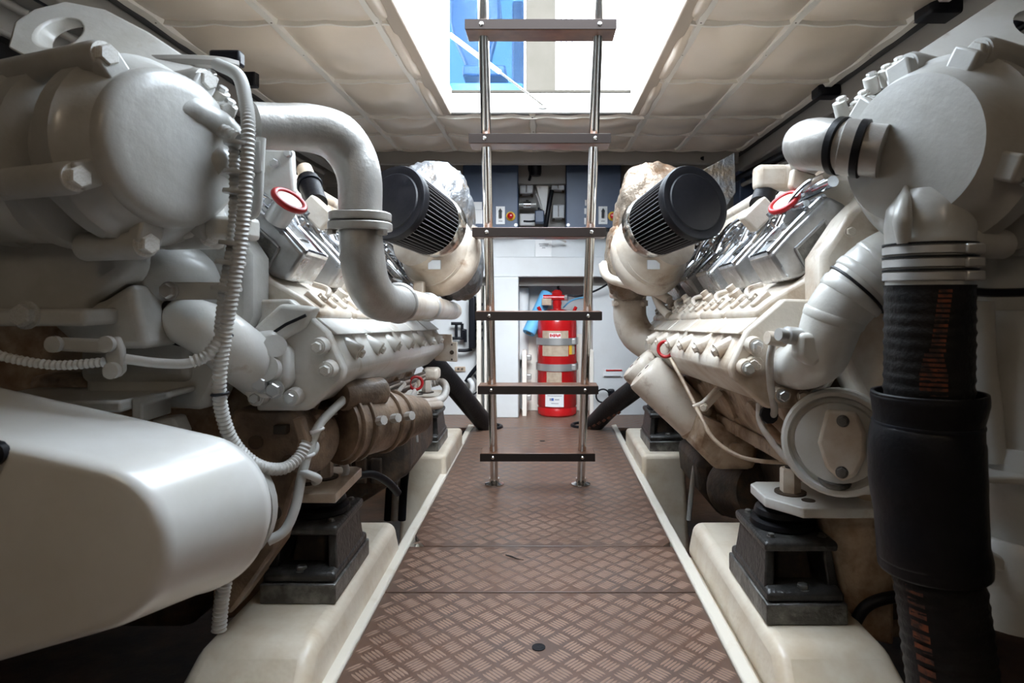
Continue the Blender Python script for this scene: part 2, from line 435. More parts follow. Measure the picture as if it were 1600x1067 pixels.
# side decks beside the padded ceiling, with stringers
for s in (-1, 1):
    e = 1.31 if s < 0 else 1.25
    struct(MB().bb(s*(e+.03), s*2.0, -1.3, 5.0, CZ-.01, CZ+.06).build('ceiling_side', M['hull']))
    struct(MB().bb(s*(e+.06), s*(e+.13), -1.3, 4.5, CZ-.11, CZ-.01).build('ceiling_stringer', M['header'], None, .01))
    struct(MB().bb(s*(e+.22), s*(e+.25), -1.3, 4.5, CZ-.20, CZ-.01).build('ceiling_stringer', M['header'], None, .01))

# --------------------------------------------------------------- above deck, seen through the hatch
YW = 4.6
def dx(px): return (px-850)*YW/1000
def dz(py): return CAM_Z-(py-460)*YW/1000
struct(MB().bb(dx(868), 2.5, YW, YW+.08, CT-.02, 3.9).build('wall_deckhouse_right', M['coaming']))
struct(MB().bb(-2.5, dx(700), YW, YW+.08, CT-.02, 3.9).build('wall_deckhouse_left', M['coaming']))
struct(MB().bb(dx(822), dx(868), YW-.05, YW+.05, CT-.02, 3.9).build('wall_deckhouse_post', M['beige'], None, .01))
struct(MB().bb(dx(700), dx(822), YW, YW+.08, CT-.02, 2.02).build('wall_deckhouse_sill', M['coaming']))
wf = bpy.data.objects.new('window_1', None); col.objects.link(wf); wf.location = (dx(760), YW, 2.0); struct(wf)
m = MB(); m.bb(dx(697), dx(702), YW-.03, YW+.02, CT, 3.9); m.bb(dx(819), dx(823), YW-.03, YW+.02, CT, 3.9)
m.build('window_frame', M['coaming'], wf)
MB().bb(dx(702), dx(819), YW+.008, YW+.014, CT+.05, 3.9).build('pane', M['glass'], wf)
for px in (876, 884, 893):
    struct(MB().bb(dx(px), dx(px+2.2), YW-.012, YW+.01, CT, 3.9).build('trim_7', M['blue'], None, .002))
# cockpit beyond the glass
struct(MB().bb(-2.5, 2.5, YW, 6.5, 3.9, 3.96).build('ceiling_shade_roof', M['coaming']))  # unseen roof added to darken the blue behind the glass
struct(MB().bb(-2.5, 2.5, 6.4, 6.5, CT-.02, 3.9).build('wall_cockpit', M['sky_blue']))
YC = 5.3
def cx(px, py, Y=YC): return P(px, py, Y)
ch = thing('helm_seat', (P(735, 150, YC).x, YC, CT), 'dark blue upholstered seat behind the glass above the hatch', 'seat')
seat = [(702, -40), (712, -48), (745, -50), (772, -30), (782, 0), (783, 25), (776, 50), (768, 80), (764, 105), (730, 110), (722, 90), (708, 60), (702, 30)]
MB().prism([P(a, b, YC) for a, b in seat], (0, .16, 0)).build('backrest', M['seat_blue'], ch, .03, 3)
MB().prism([P(722, 100, YC-.2), P(790, 100, YC-.2), P(792, 118, YC-.2), P(722, 118, YC-.2)], (0, .5, 0)).build('seat_cushion', M['seat_blue'], ch, .02, 3)
MB().cyl(P(757, 118, YC), V((P(757, 118, YC).x, YC, CT)), .06).build('pedestal', M['steel'], ch)
b_ = MB().prism([P(702, 128, 4.75), P(818, 128, 4.75), V((P(818, 0, 4.75).x, 4.75, CT-.02)), V((P(702, 0, 4.75).x, 4.75, CT-.02))], (0, .25, 0)).build('locker_cushion', M['sky_blue'], None, .02)
tag(b_, 'bright blue cushion strip low behind the glass above the hatch', 'cushion')
b_ = MB().prism([P(800, 0, 5.9), P(818, 0, 5.9), V((P(818, 0, 5.9).x, 5.9, CT-.02)), V((P(800, 0, 5.9).x, 5.9, CT-.02))], (0, .1, 0)).build('instrument_console', M['seat_blue'], None, .02)
tag(b_, 'dark console standing at the edge of the blue window above the hatch', 'console')
# gas strut
gs = thing('gas_strut', P(850, 165, 3.25), 'slim white gas strut slanting across the far hatch coaming', 'strut')
a, b = P(698, 70, 3.35), P(850, 166, 3.25)
a = V((HX0+.03, 3.0, 2.07)); b = P(848, 163, 3.235)
mid = a+(b-a)*.52
MB().cyl(a, mid, .011).build('cylinder_tube', M['coaming'], gs)
MB().cyl(mid, b, .005).build('piston_rod', M['steel'], gs)
MB().box(b+V((0, .012, 0)), (.045, .012, .035)).build('end_bracket', M['zinc'], gs, .003)
for q in (-.014, .014): bolt(gs, b+V((q, .005, .010)), (0, -1, 0), .004, 'zinc'); bolt(gs, b+V((q, .005, -.010)), (0, -1, 0), .004, 'zinc')

# --------------------------------------------------------------- back wall
BW = 4.58
def bx(px, Y): return (px-850)*Y/1000
def bz(py, Y): return CAM_Z-(py-460)*Y/1000
struct(MB().bb(-2.0, 2.0, 4.78, 4.86, -.36, 1.98).build('wall_back', M['panel']))
wb = bpy.data.objects.new('wall_back_upper', None); col.objects.link(wb); struct(wb)
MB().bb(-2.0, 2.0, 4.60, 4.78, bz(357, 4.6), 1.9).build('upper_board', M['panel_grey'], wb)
MB().bb(-1.3, 1.25, 4.10, 4.16, CZ-.10, CZ+.02).build('header_beam', M['header'], wb, .01)
MB().bb(-1.6, 1.6, 4.45, 4.60, CZ-.17, CZ+.02).build('header_board', M['header'], wb, .006)
sh = bpy.data.objects.new('wall_back_beam', None); col.objects.link(sh); struct(sh)
MB().bb(-1.4, 1.4, 4.52, 4.62, bz(401, 4.5), bz(355, 4.5)).build('upper_face', M['panel'], sh, .004)
MB().bb(-1.4, 1.4, 4.44, 4.62, bz(432, 4.44), bz(401, 4.44)).build('lower_face', M['panel'], sh, .006)
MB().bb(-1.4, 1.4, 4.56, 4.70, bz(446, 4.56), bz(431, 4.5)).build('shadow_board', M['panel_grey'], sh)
MB().bb(bx(768, 4.42), bx(810, 4.42), 4.42, 4.78, 0, bz(432, 4.42)).build('pilaster', M['panel'], sh, .006)
MB().bb(-1.3, bx(747, 4.5), 4.52, 4.78, 0, bz(446, 4.5)).build('side_panel', M['panel'], sh, .004)
MB().bb(bx(926, 4.52), 1.3, 4.52, 4.78, 0, bz(446, 4.5)).build('side_panel', M['panel'], sh, .004)
MB().bb(bx(745, 4.44), bx(752, 4.44), 4.42, 4.56, 0, bz(446, 4.44)).build('edge_trim', M['strip'], sh, .003)
MB().bb(bx(757, 4.44), bx(761, 4.44), 4.42, 4.56, 0, bz(446, 4.44)).build('edge_trim', M['strip'], sh, .003)
MB().bb(bx(816, 4.5), bx(823, 4.5), 4.48, 4.60, 0, .46).build('edge_trim', M['strip'], sh, .003)
MB().bb(bx(921, 4.5), bx(927, 4.5), 4.48, 4.60, 0, .46).build('edge_trim', M['strip'], sh, .003)
for py in (558, 588, 620):
    for px in (822, 918):
        MB().box((bx(px+ (3 if px < 850 else -1), 4.6), 4.60, bz(py, 4.6)), (.05, .05, .04)).build('strap_bracket', M['zinc'], sh, .006)
MB().bb(bx(815, 4.7), bx(925, 4.7), 4.70, 4.76, 0, .56).build('bracket_board', M['strip'], sh, .004)

# control cabinets
def cabinet(px0, px1, lab, sw, stop, stickers):
    Yc = 4.32
    x0, x1 = bx(px0, Yc), bx(px1, Yc); z0, z1 = bz(356, Yc), bz(246, Yc)
    t = thing('control_cabinet', ((x0+x1)/2, Yc+.1, z0), lab, 'cabinet', 'blue control cabinets on the back wall')
    MB().bb(x0, x1, Yc+.03, Yc+.28, z0, z1).build('body', M['blue'], t, .006)
    d = MB().bb(x0-.004, x1+.004, Yc, Yc+.028, z0-.004, z1+.004).build('door', M['blue'], t, .008)
    for px in (px0+3, px1-3):
        for py in (251, 351): bolt(d, V((bx(px, Yc), Yc, bz(py, Yc))), (0, -1, 0), .009, 'zinc', 'door_screw')
    s = MB().bb(bx(sw, Yc), bx(sw+14, Yc), Yc-.006, Yc, bz(350, Yc), bz(322, Yc)).build('switch_plate', M['label_white'], t, .002)
    k = [(sw+7, 325), (sw+10, 330), (sw+9, 330), (sw+9, 340), (sw+5, 340), (sw+5, 330), (sw+4, 330)]
    MB().prism([P(a, b, Yc-.006) for a, b in k], (0, -.02, 0)).build('switch_handle', M['plastic_black'], s, .002)
    MB().bb(bx(sw+4, Yc), bx(sw+10, Yc), Yc-.0075, Yc-.006, bz(346, Yc), bz(344.4, Yc)).build('switch_print', M['label_grey'], s)
    c = V((bx(stop, Yc), Yc, bz(337.5, Yc)))
    e = MB().lathe([(.031, 0), (.031, .008), (.024, .012)], c, (0, -1, 0), 24).build('stop_collar', M['yellow'], t)
    MB().lathe([(.013, .008), (.013, .025), (.020, .028), (.020, .036), (.012, .042)], c, (0, -1, 0), 24).build('stop_button', M['red'], e)
    for a, b, c_, d_ in stickers:
        MB().bb(bx(a, Yc), bx(c_, Yc), Yc-.003, Yc, bz(d_, Yc), bz(b, Yc)).build('paper_label', M['label_white'], t)
    return t
cabinet(724, 809, 'blue grey control cabinet at the air filter with a paper sheet beside its switch', 775, 798, [(736, 315, 753, 327), (734, 327.5, 754, 349)])
cabinet(885, 970, 'blue grey control cabinet with small torn stickers, on the extinguisher side of the wall', 935, 957, [(914, 312, 930, 321), (913, 325, 927, 334), (913, 340, 928, 350)])
# gear between the cabinets
Yg = 4.5
def wallbox(name, px0, py0, px1, py1, m, lab, cat, th=.06, bev=.006, Y=Yg):
    o = MB().bb(bx(px0, Y), bx(px1, Y), Y, Y+th, bz(py1, Y), bz(py0, Y)).build(name, M[m], None, bev)
    return tag(o, lab, cat)
def unit(px0, py0, px1, py1, m, lab):
    t = thing('relay_unit', (bx((px0+px1)/2, Yg), Yg, bz(py1, Yg)), lab, 'relay')
    MB().bb(bx(px0, Yg), bx(px1, Yg), Yg, Yg+.12, bz(py1, Yg), bz(py0, Yg)).build('housing', M[m], t, .006)
    mid = (px0+px1)/2
    MB().bb(bx(mid-.7, Yg), bx(mid+.7, Yg), Yg-.012, Yg, bz(py1-2, Yg), bz(py0+2, Yg)).build('center_rib', M['panel_grey'], t, .002)
    for px in (px0+2, px1-2): MB().cyl(V((bx(px, Yg), Yg+.03, bz(py1, Yg))), V((bx(px, Yg), Yg+.03, bz(py1+4, Yg))), .008, 10).build('cable_gland', M['dark_iron'], t)
unit(812, 281, 833, 302, 'panel', 'pale two-part relay box beside the cabinet with the paper sheet')
unit(862, 263, 882, 296, 'panel', 'tall pale grey relay box high between the two cabinets')
unit(863, 319, 882, 340, 'panel', 'white two-part relay box low beside the sticker cabinet')
t = thing('wall_camera', (bx(837, 4.4), 4.4, bz(262, 4.4)), 'black canister hanging on a bracket between the cabinets under the ceiling', 'camera')
MB().lathe([(.035, 0), (.04, .02), (.04, .10), (.045, .11), (.045, .13)], V((bx(837, 4.4), 4.4, bz(274, 4.4))), (0, 0, 1), 20).build('canister', M['plastic_black'], t)
MB().bb(bx(824, 4.4), bx(850, 4.4), 4.38, 4.5, bz(253, 4.4), bz(247, 4.4)).build('bracket', M['plastic_black'], t, .004)
MB().bb(bx(830, 4.4), bx(846, 4.4), 4.30, 4.5, bz(242, 4.4), bz(233, 4.4)).build('ceiling_plate', M['plastic_black'], t, .004)
MB().tube([P(829, 250, 4.42), P(827, 262, 4.42), P(829, 272, 4.42), P(827, 281, 4.45)], .010, 8).build('lead', M['plastic_black'], t)
f = MB().loft([[P(834+a, 275, 4.52+b) for a, b in ((0, 0), (26, 0), (26, .07), (0, .07))], [P(848+a, 335, 4.52+b) for a, b in ((0, 0), (5, 0), (5, .07), (0, .07))]]).build('cable_funnel', M['strip'], None, .006)
tag(f, 'grey tapered cable duct between the two blue cabinets', 'duct')
o = MB().tube([P(862, 297, 4.42), P(858, 320, 4.40), P(854, 345, 4.40), P(852, 358, 4.42)], .016, 10).build('cable_bundle', M['plastic_black'])
tag(o, 'thick black cable bundle dropping between the cabinets to the shelf', 'cable')
o = MB().tube([P(838, 302, 4.40), P(843, 316, 4.40), P(846, 326, 4.40)], .008, 10).build('grey_cable', M['conduit']); tag(o, 'short pale cable bending into the small blue box', 'cable')
t = thing('junction_box', (bx(843, 4.4), 4.4, bz(348, 4.4)), 'small blue grey junction box standing on the wall shelf', 'junction box')
MB().bb(bx(836, 4.4), bx(850, 4.4), 4.36, 4.48, bz(348, 4.4), bz(329, 4.4)).build('housing', M['blue'], t, .006)
MB().cyl(P(843, 329, 4.42), P(843, 324, 4.42), .012, 12).build('gland', M['plastic_black'], t)
MB().tube([P(818, 345, 4.42), P(827, 345.5, 4.42), P(836, 345, 4.42)], .007, 8).build('lead', M['plastic_black'], t)
wallbox('wall_sensor', 812, 333, 836, 352, 'label_white', 'white blank plate on the wall beside the small blue box', 'plate', .03)
t = thing('pipe_manifold', P(822, 318, 4.5), 'short chromed valve pipe across the wall between the cabinets', 'valve')
MB().tube([P(811, 319, 4.46), P(838, 319, 4.46)], .014, 12).build('pipe', M['zinc'], t)
MB().lathe([(.022, 0), (.022, .05)], P(818, 319, 4.43), (1, 0, 0), 12).build('valve_body', M['chrome'], t)
MB().cyl(P(824, 318, 4.46), P(824, 312, 4.46), .01, 10).build('stem', M['dark_iron'], t)
t = thing('notice_plate', P(849, 388, 4.5), 'white printed notice plate under the shelf cables', 'sign')
MB().bb(bx(836, 4.51), bx(862, 4.51), 4.502, 4.512, bz(401, 4.51), bz(375, 4.51)).build('board', M['label_white'], t, .003)
for k, (a, b) in enumerate(((842, 857), (843, 856), (847, 852))):
    MB().bb(bx(a, 4.5), bx(b, 4.5), 4.4995, 4.502, bz(381.2+k*3, 4.5), bz(380+k*3, 4.5)).build('print_line', M['label_grey'], t)
o = MB().tube([P(852, 373, 4.42), P(862, 373, 4.40), P(874, 373, 4.42), P(884, 377, 4.45)], .008, 8).build('loose_cable', M['conduit_dirty']); tag(o, 'tan cable lying along the front of the wall shelf', 'cable')
# grey equipment behind the left cabinet
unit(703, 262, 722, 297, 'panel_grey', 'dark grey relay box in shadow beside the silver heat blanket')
# vertical pipe and ring cable on the right
o = MB().tube([P(997, 232, 4.4), P(996, 262, 4.4), P(994, 330, 4.42)], .016, 12).build('wall_pipe', M['header']); tag(o, 'thin grey vertical pipe on the back wall behind the bare air filter', 'pipe')
o = MB().tube([P(1000, 330, 4.35), P(1000, 265, 4.35), P(1006, 254, 4.35), P(1025, 249, 4.3), P(1060, 250, 4.2), P(1100, 247, 4.1)], .014, 10).build('wall_cable', M['plastic_black']); tag(o, 'black cable bent in a corner high on the back wall', 'cable')
t = thing('wall_panel_box', P(1020, 300, 4.5), 'dark equipment box in shadow behind the bare air filter', 'box')
MB().bb(bx(1004, 4.45), bx(1090, 4.45), 4.45, 4.6, bz(330, 4.45), bz(258, 4.45)).build('housing', M['hull'], t, .01)
for q in range(4): MB().box(P(1022+q*9, 268, 4.44), (.022, .02, .05)).build('terminal', M['plastic_black'], t, .003)
# dark blue box at far right behind engine
o = MB().bb(bx(1155, 4.3), bx(1260, 4.3), 4.3, 4.44, bz(330, 4.3), bz(245, 4.3)).build('blue_locker', M['blue'], None, .01); tag(o, 'dark blue locker on the back wall behind the bare-cap engine', 'locker')

# wall things low left
t = thing('black_filter_column', P(738, 545, 4.45), 'tall narrow black filter column bracketed on the white wall panel', 'filter')
MB().bb(bx(733, 4.45), bx(743, 4.45), 4.42, 4.50, bz(544, 4.45), bz(462, 4.45)).build('column', M['plastic_black'], t, .01)
for py in (475, 505, 515, 528):
    MB().box(P(749, py, 4.48), (.045, .04, .022)).build('clip', M['plastic_black'], t, .004)
MB().tube([P(716, 547, 4.46), P(728, 547, 4.46), P(738, 545, 4.46)], .012, 8).build('outlet_pipe', M['plastic_black'], t)
t = thing('wire_frame_bracket', P(716, 525, 4.45), 'small black open bracket on the white panel behind the engine foot', 'bracket')
for a, b in (((705, 505), (722, 505)), ((722, 505), (722, 530)), ((705, 528), (722, 528)), ((713, 505), (713, 528)), ((722, 515), (728, 516)), ((727, 514), (727, 534))):
    MB().tube([P(*a, 4.46), P(*b, 4.46)], .011, 8).build('bar', M['plastic_black'], t)
t = thing('wall_socket', P(719, 576, 4.5), 'small tan double socket low on the white panel', 'socket')
MB().box(P(719, 576, 4.515), (.075, .014, .035)).build('plate', M['label_cream'], t, .003)
for px in (716, 722): MB().cyl(P(px, 576, 4.51), P(px, 576, 4.503), .008, 12).build('contact', M['dark_iron'], t)
t = thing('towel_clip', P(737, 592, 4.45), 'black clip holding a white strip on the low white panel', 'clip')
MB().tube([P(728, 596, 4.46), P(735, 585, 4.46), P(747, 570, 4.45)], .015, 10).build('lever', M['plastic_black'], t)
MB().tube([P(733, 592, 4.46), P(738, 600, 4.44), P(737, 610, 4.44), P(732, 616, 4.45)], .018, 10).build('white_strip', M['panel'], t)
MB().tube([P(741, 585, 4.44), P(746, 592, 4.43), P(749, 599, 4.43)], .009, 8).build('spring', M['plastic_black'], t)
MB().tube([P(727, 613, 4.44), P(738, 616, 4.42), P(749, 609, 4.43)], .006, 8).build('cord', M['plastic_black'], t)
# right low wall things
t = thing('warning_label', P(950, 582, 4.5), 'white notice with a red stripe on the low wall panel', 'sign')
MB().bb(bx(942, 4.515), bx(972, 4.515), 4.508, 4.516, bz(588, 4.515), bz(576, 4.515)).build('board', M['label_white'], t)
MB().bb(bx(947, 4.505), bx(972, 4.505), 4.503, 4.508, bz(579, 4.505), bz(577, 4.505)).build('red_stripe', M['red'], t)
MB().bb(bx(944, 4.505), bx(970, 4.505), 4.503, 4.508, bz(587.5, 4.505), bz(586.5, 4.505)).build('print_line', M['label_grey'], t)
t = thing('looped_plug', P(945, 616, 4.5), 'black plug with its cord looped beside the hose on the wall', 'plug')
MB().box(P(955, 613, 4.49), (.045, .05, .05)).build('plug_body', M['plastic_black'], t, .008)
MB().torus(P(942, 618, 4.47), (0, 1, .1), .047, .006).build('cord_loop', M['plastic_black'], t)

# fire extinguisher cylinder
EX = V((bx(871, 4.45), 4.56, 0)); er = .142
t = thing('fire_suppression_cylinder', EX, 'red fire suppression cylinder strapped in the back wall alcove', 'fire extinguisher')
MB().lathe([(er*.90, .0), (er*.98, .012), (er*.99, .05), (er*.95, .058), (er*.95, .064), (er, .075), (er, .62), (er*.985, .66), (er*.92, .695), (er*.74, .725), (er*.40, .745), (.03, .75), (.03, .78)], EX, (0, 0, 1), 40).build('tank', M['red'], t)
def curved(z0, z1, a0, a1, r, m, name, parent, seg=16, th=.002):
    rings = []
    for k in range(seg+1):
        a = a0+(a1-a0)*k/seg; d = V((math.sin(a), -math.cos(a), 0))
        rings.append([EX+d*r+V((0, 0, z0)), EX+d*(r+th)+V((0, 0, z0)), EX+d*(r+th)+V((0, 0, z1)), EX+d*r+V((0, 0, z1))])
    return MB().loft(rings).build(name, M[m], parent)
for z in (.525, .345):
    st = curved(z-.024, z+.024, -PI, PI*.999, er+.004, 'zinc', 'strap', t, 48, .004)
    MB().box(EX+V((er*.80, -er*.72, z)), (.03, .02, .04)).build('buckle', M['zinc'], st, .004)
curved(.425, .60, -.80, .55, er+.0005, 'label_cream', 'paper_label', t)
lg = curved(.55, .585, -.40, .15, er+.003, 'label_white', 'logo_panel', t)
for k in range(6):
    a = -.36+k*.085
    curved(.558+(.004 if k % 2 else 0), .580-(.004 if k in (1, 4) else 0), a, a+.065, er+.0055, 'red', 'logo_letter', lg, 3)
curved(.435, .50, .60, .78, er+.0005, 'yellow', 'yellow_label', t, 6)
curved(.435, .50, .785, 1.0, er+.0005, 'label_cream', 'side_label', t, 6)
curved(.24, .315, -.55, .20, er+.0005, 'label_cream', 'paper_label', t)
wl = curved(.075, .165, -.62, .30, er+.001, 'label_white', 'white_label', t)
for a, b, z0, z1, m in ((-.38, -.28, .118, .135, 'label_grey'), (-.28, -.18, .118, .136, 'blue_print'), (-.13, .08, .123, .130, 'label_grey'), (-.5, .2, .150, .154, 'label_grey'), (-.3, .05, .098, .102, 'label_grey')):
    curved(z0, z1, a, b, er+.004, m, 'label_print', wl, 5)
MB().lathe([(.03, 0), (.034, .02), (.028, .05), (.038, .07), (.038, .10), (.02, .115)], EX+V((0, 0, .77)), (0, 0, 1), 16).build('valve', M['red'], t)
MB().cyl(EX+V((-.10, -.02, .83)), EX+V((.06, -.02, .83)), .02, 12).build('valve_outlet', M['red'], t)
MB().box(EX+V((-.075, -.03, .80)), (.07, .03, .05)).build('valve_block', M['label_cream'], t, .005)
MB().lathe([(.022, 0), (.024, .02)], EX+V((.055, -.04, .83)), (1, -.3, 0), 14).build('gauge', M['zinc'], t)
for s in (-1, 1): MB().tube([EX+V((s*er*.75, -.02, .70)), EX+V((s*er*.86, -.02, .74)), EX+V((s*er*.95, -.02, .765))], .012, 8).build('lifting_lug', M['red'], t)
MB().tube([EX+V((.02, 0, .88)), P(872, 448, 4.6), P(877, 440, 4.6), P(874, 431, 4.62)], .009, 8).build('black_hose', M['plastic_black'], t)
MB().tube([EX+V((.06, -.04, .85)), P(905, 462, 4.5), P(932, 453, 4.45), P(955, 440, 4.4)], .007, 8).build('signal_cable', M['plastic_black'], t)
o = MB().tube([P(880, 480, 4.68), P(895, 468, 4.66), P(920, 463, 4.6), P(950, 461, 4.55)], .006, 8).build('blue_cable', M['blue_cloth']); tag(o, 'thin blue cable sagging along the wall behind the red cylinder', 'cable')
# rolls
t = thing('blue_paper_roll', P(830, 520, 4.62), 'light blue roll leaning behind the red cylinder', 'roll')
a, b = P(826, 520, 4.53), P(855, 458, 4.66)
MB().lathe([(.045, 0), (.047, .01), (.047, (b-a).length-.01), (.044, (b-a).length)], a, b-a, 20).build('sheet_roll', M['blue_cloth'], t)
MB().lathe([(.02, -.003), (.02, .02)], a, b-a, 12).build('core', M['dark_iron'], t)
t = thing('white_paper_roll', P(816, 560, 4.7), 'white roll of paper standing upright at the alcove edge', 'roll')
a = P(816, 560, 4.72); b = P(816, 449, 4.72); b.x = a.x
MB().lathe([(.052, 0), (.052, (b-a).length)], a, b-a, 20).build('sheet_roll', M['paper'], t)
MB().lathe([(.046, 0), (.046, .004)], b, (0, 0, 1), 16).build('core', M['label_cream'], t)
# big black hoses running down to the floor
for s, lab in ((-1, 'thick dark hose slanting to the floor behind the bent aluminium pipe engine'), (1, 'thick dark hose with red lettering slanting to the floor beside the red cylinder')):
    if s < 0: pts = [P(655, 545, 3.5), P(690, 580, 3.62), P(722, 618, 3.80), P(750, 652, 4.0), P(765, 668, 4.1)]
    else: pts = [P(1020, 585, 3.5), P(985, 612, 3.7), P(955, 635, 3.9), P(932, 658, 4.05), P(912, 676, 4.15)]
    t = thing('floor_hose', (pts[-1].x, pts[-1].y, 0), lab, 'hose')
    MB().tube(pts, .058, 20).build('hose_body', M['hose_rubber'], t)
    if s > 0:
        for k in range(7):
            f = k/6; p = P(966-46*f, 640+24*f, 3.78+.24*f)
            X_, Y_, A_ = frame(pts[3]-pts[1])
            MB().box(p+V((0, -.03, -.012)), (.035, .004, .022), (A_, V((0, 1, 0)), A_.cross(V((0, 1, 0))))).build('red_print', M['hose_print'], t)
    MB().torus((pts[-1].x, pts[-1].y+.0, .004), (0, 0, 1), .075, .012).build('floor_collar', M['rubber'], t)

# --------------------------------------------------------------- ladder
def lad(z): return 2.86-(z/1.58)*.665
t = thing('ladder', (-.025, 2.86, 0), 'steel tube ladder with brown wooden treads standing under the open hatch', 'ladder')
def lx(z): return -.029+.0105*z
for s in (-1, 1):
    top = 2.02
    MB().cyl((lx(0)+s*.193, lad(0), 0), (lx(top)+s*.190, lad(top), top), .0175, 24).build('rail', M['steel'], t)
    fb = MB().lathe([(.042, 0), (.042, .006), (.030, .010), (.022, .014), (.022, .03)], (lx(0)+s*.193, lad(0), .0016), (0, 0, 1), 28).build('foot', M['steel'], t)
for z in (.153, .461, .768, 1.080, 1.392, 1.728):
    y = lad(z)
    m = MB().bb(lx(z)-.246, lx(z)+.246, y-.055, y+.045, z-.018, z+.018)
    r = m.build('tread', M['teak'], t, .004)
    e = MB().bb(lx(z)-.2465, lx(z)+.2465, y-.0575, y-.0545, z-.0165, z+.0165).build('tread_edging', M['tread_dark'], r, .001)
    for s in (-1, 1): MB().lathe([(.007, 0), (.007, .003), (.003, .006)], (lx(z)+s*.192, y-.0575, z), (0, -1, 0), 10).build('screw', M['steel'], r)

# ================================================================== ENGINES
TILT = .046
class Eng:
    def __init__(s, side, dx, dy, root): s.s = side; s.dx = dx; s.dy = dy; s.root = root
    def p(s, x, y, z): return V((s.s*(x+s.dx), y+s.dy, z-TILT*(y-1.5)))
    def d(s, x, y, z): return V((s.s*x, y, z))
    def prism(s, prof, y0, y1, m=None):
        m = m or MB()
        return m.loft([[s.p(x, y0, z) for x, z in prof], [s.p(x, y1, z) for x, z in prof]])

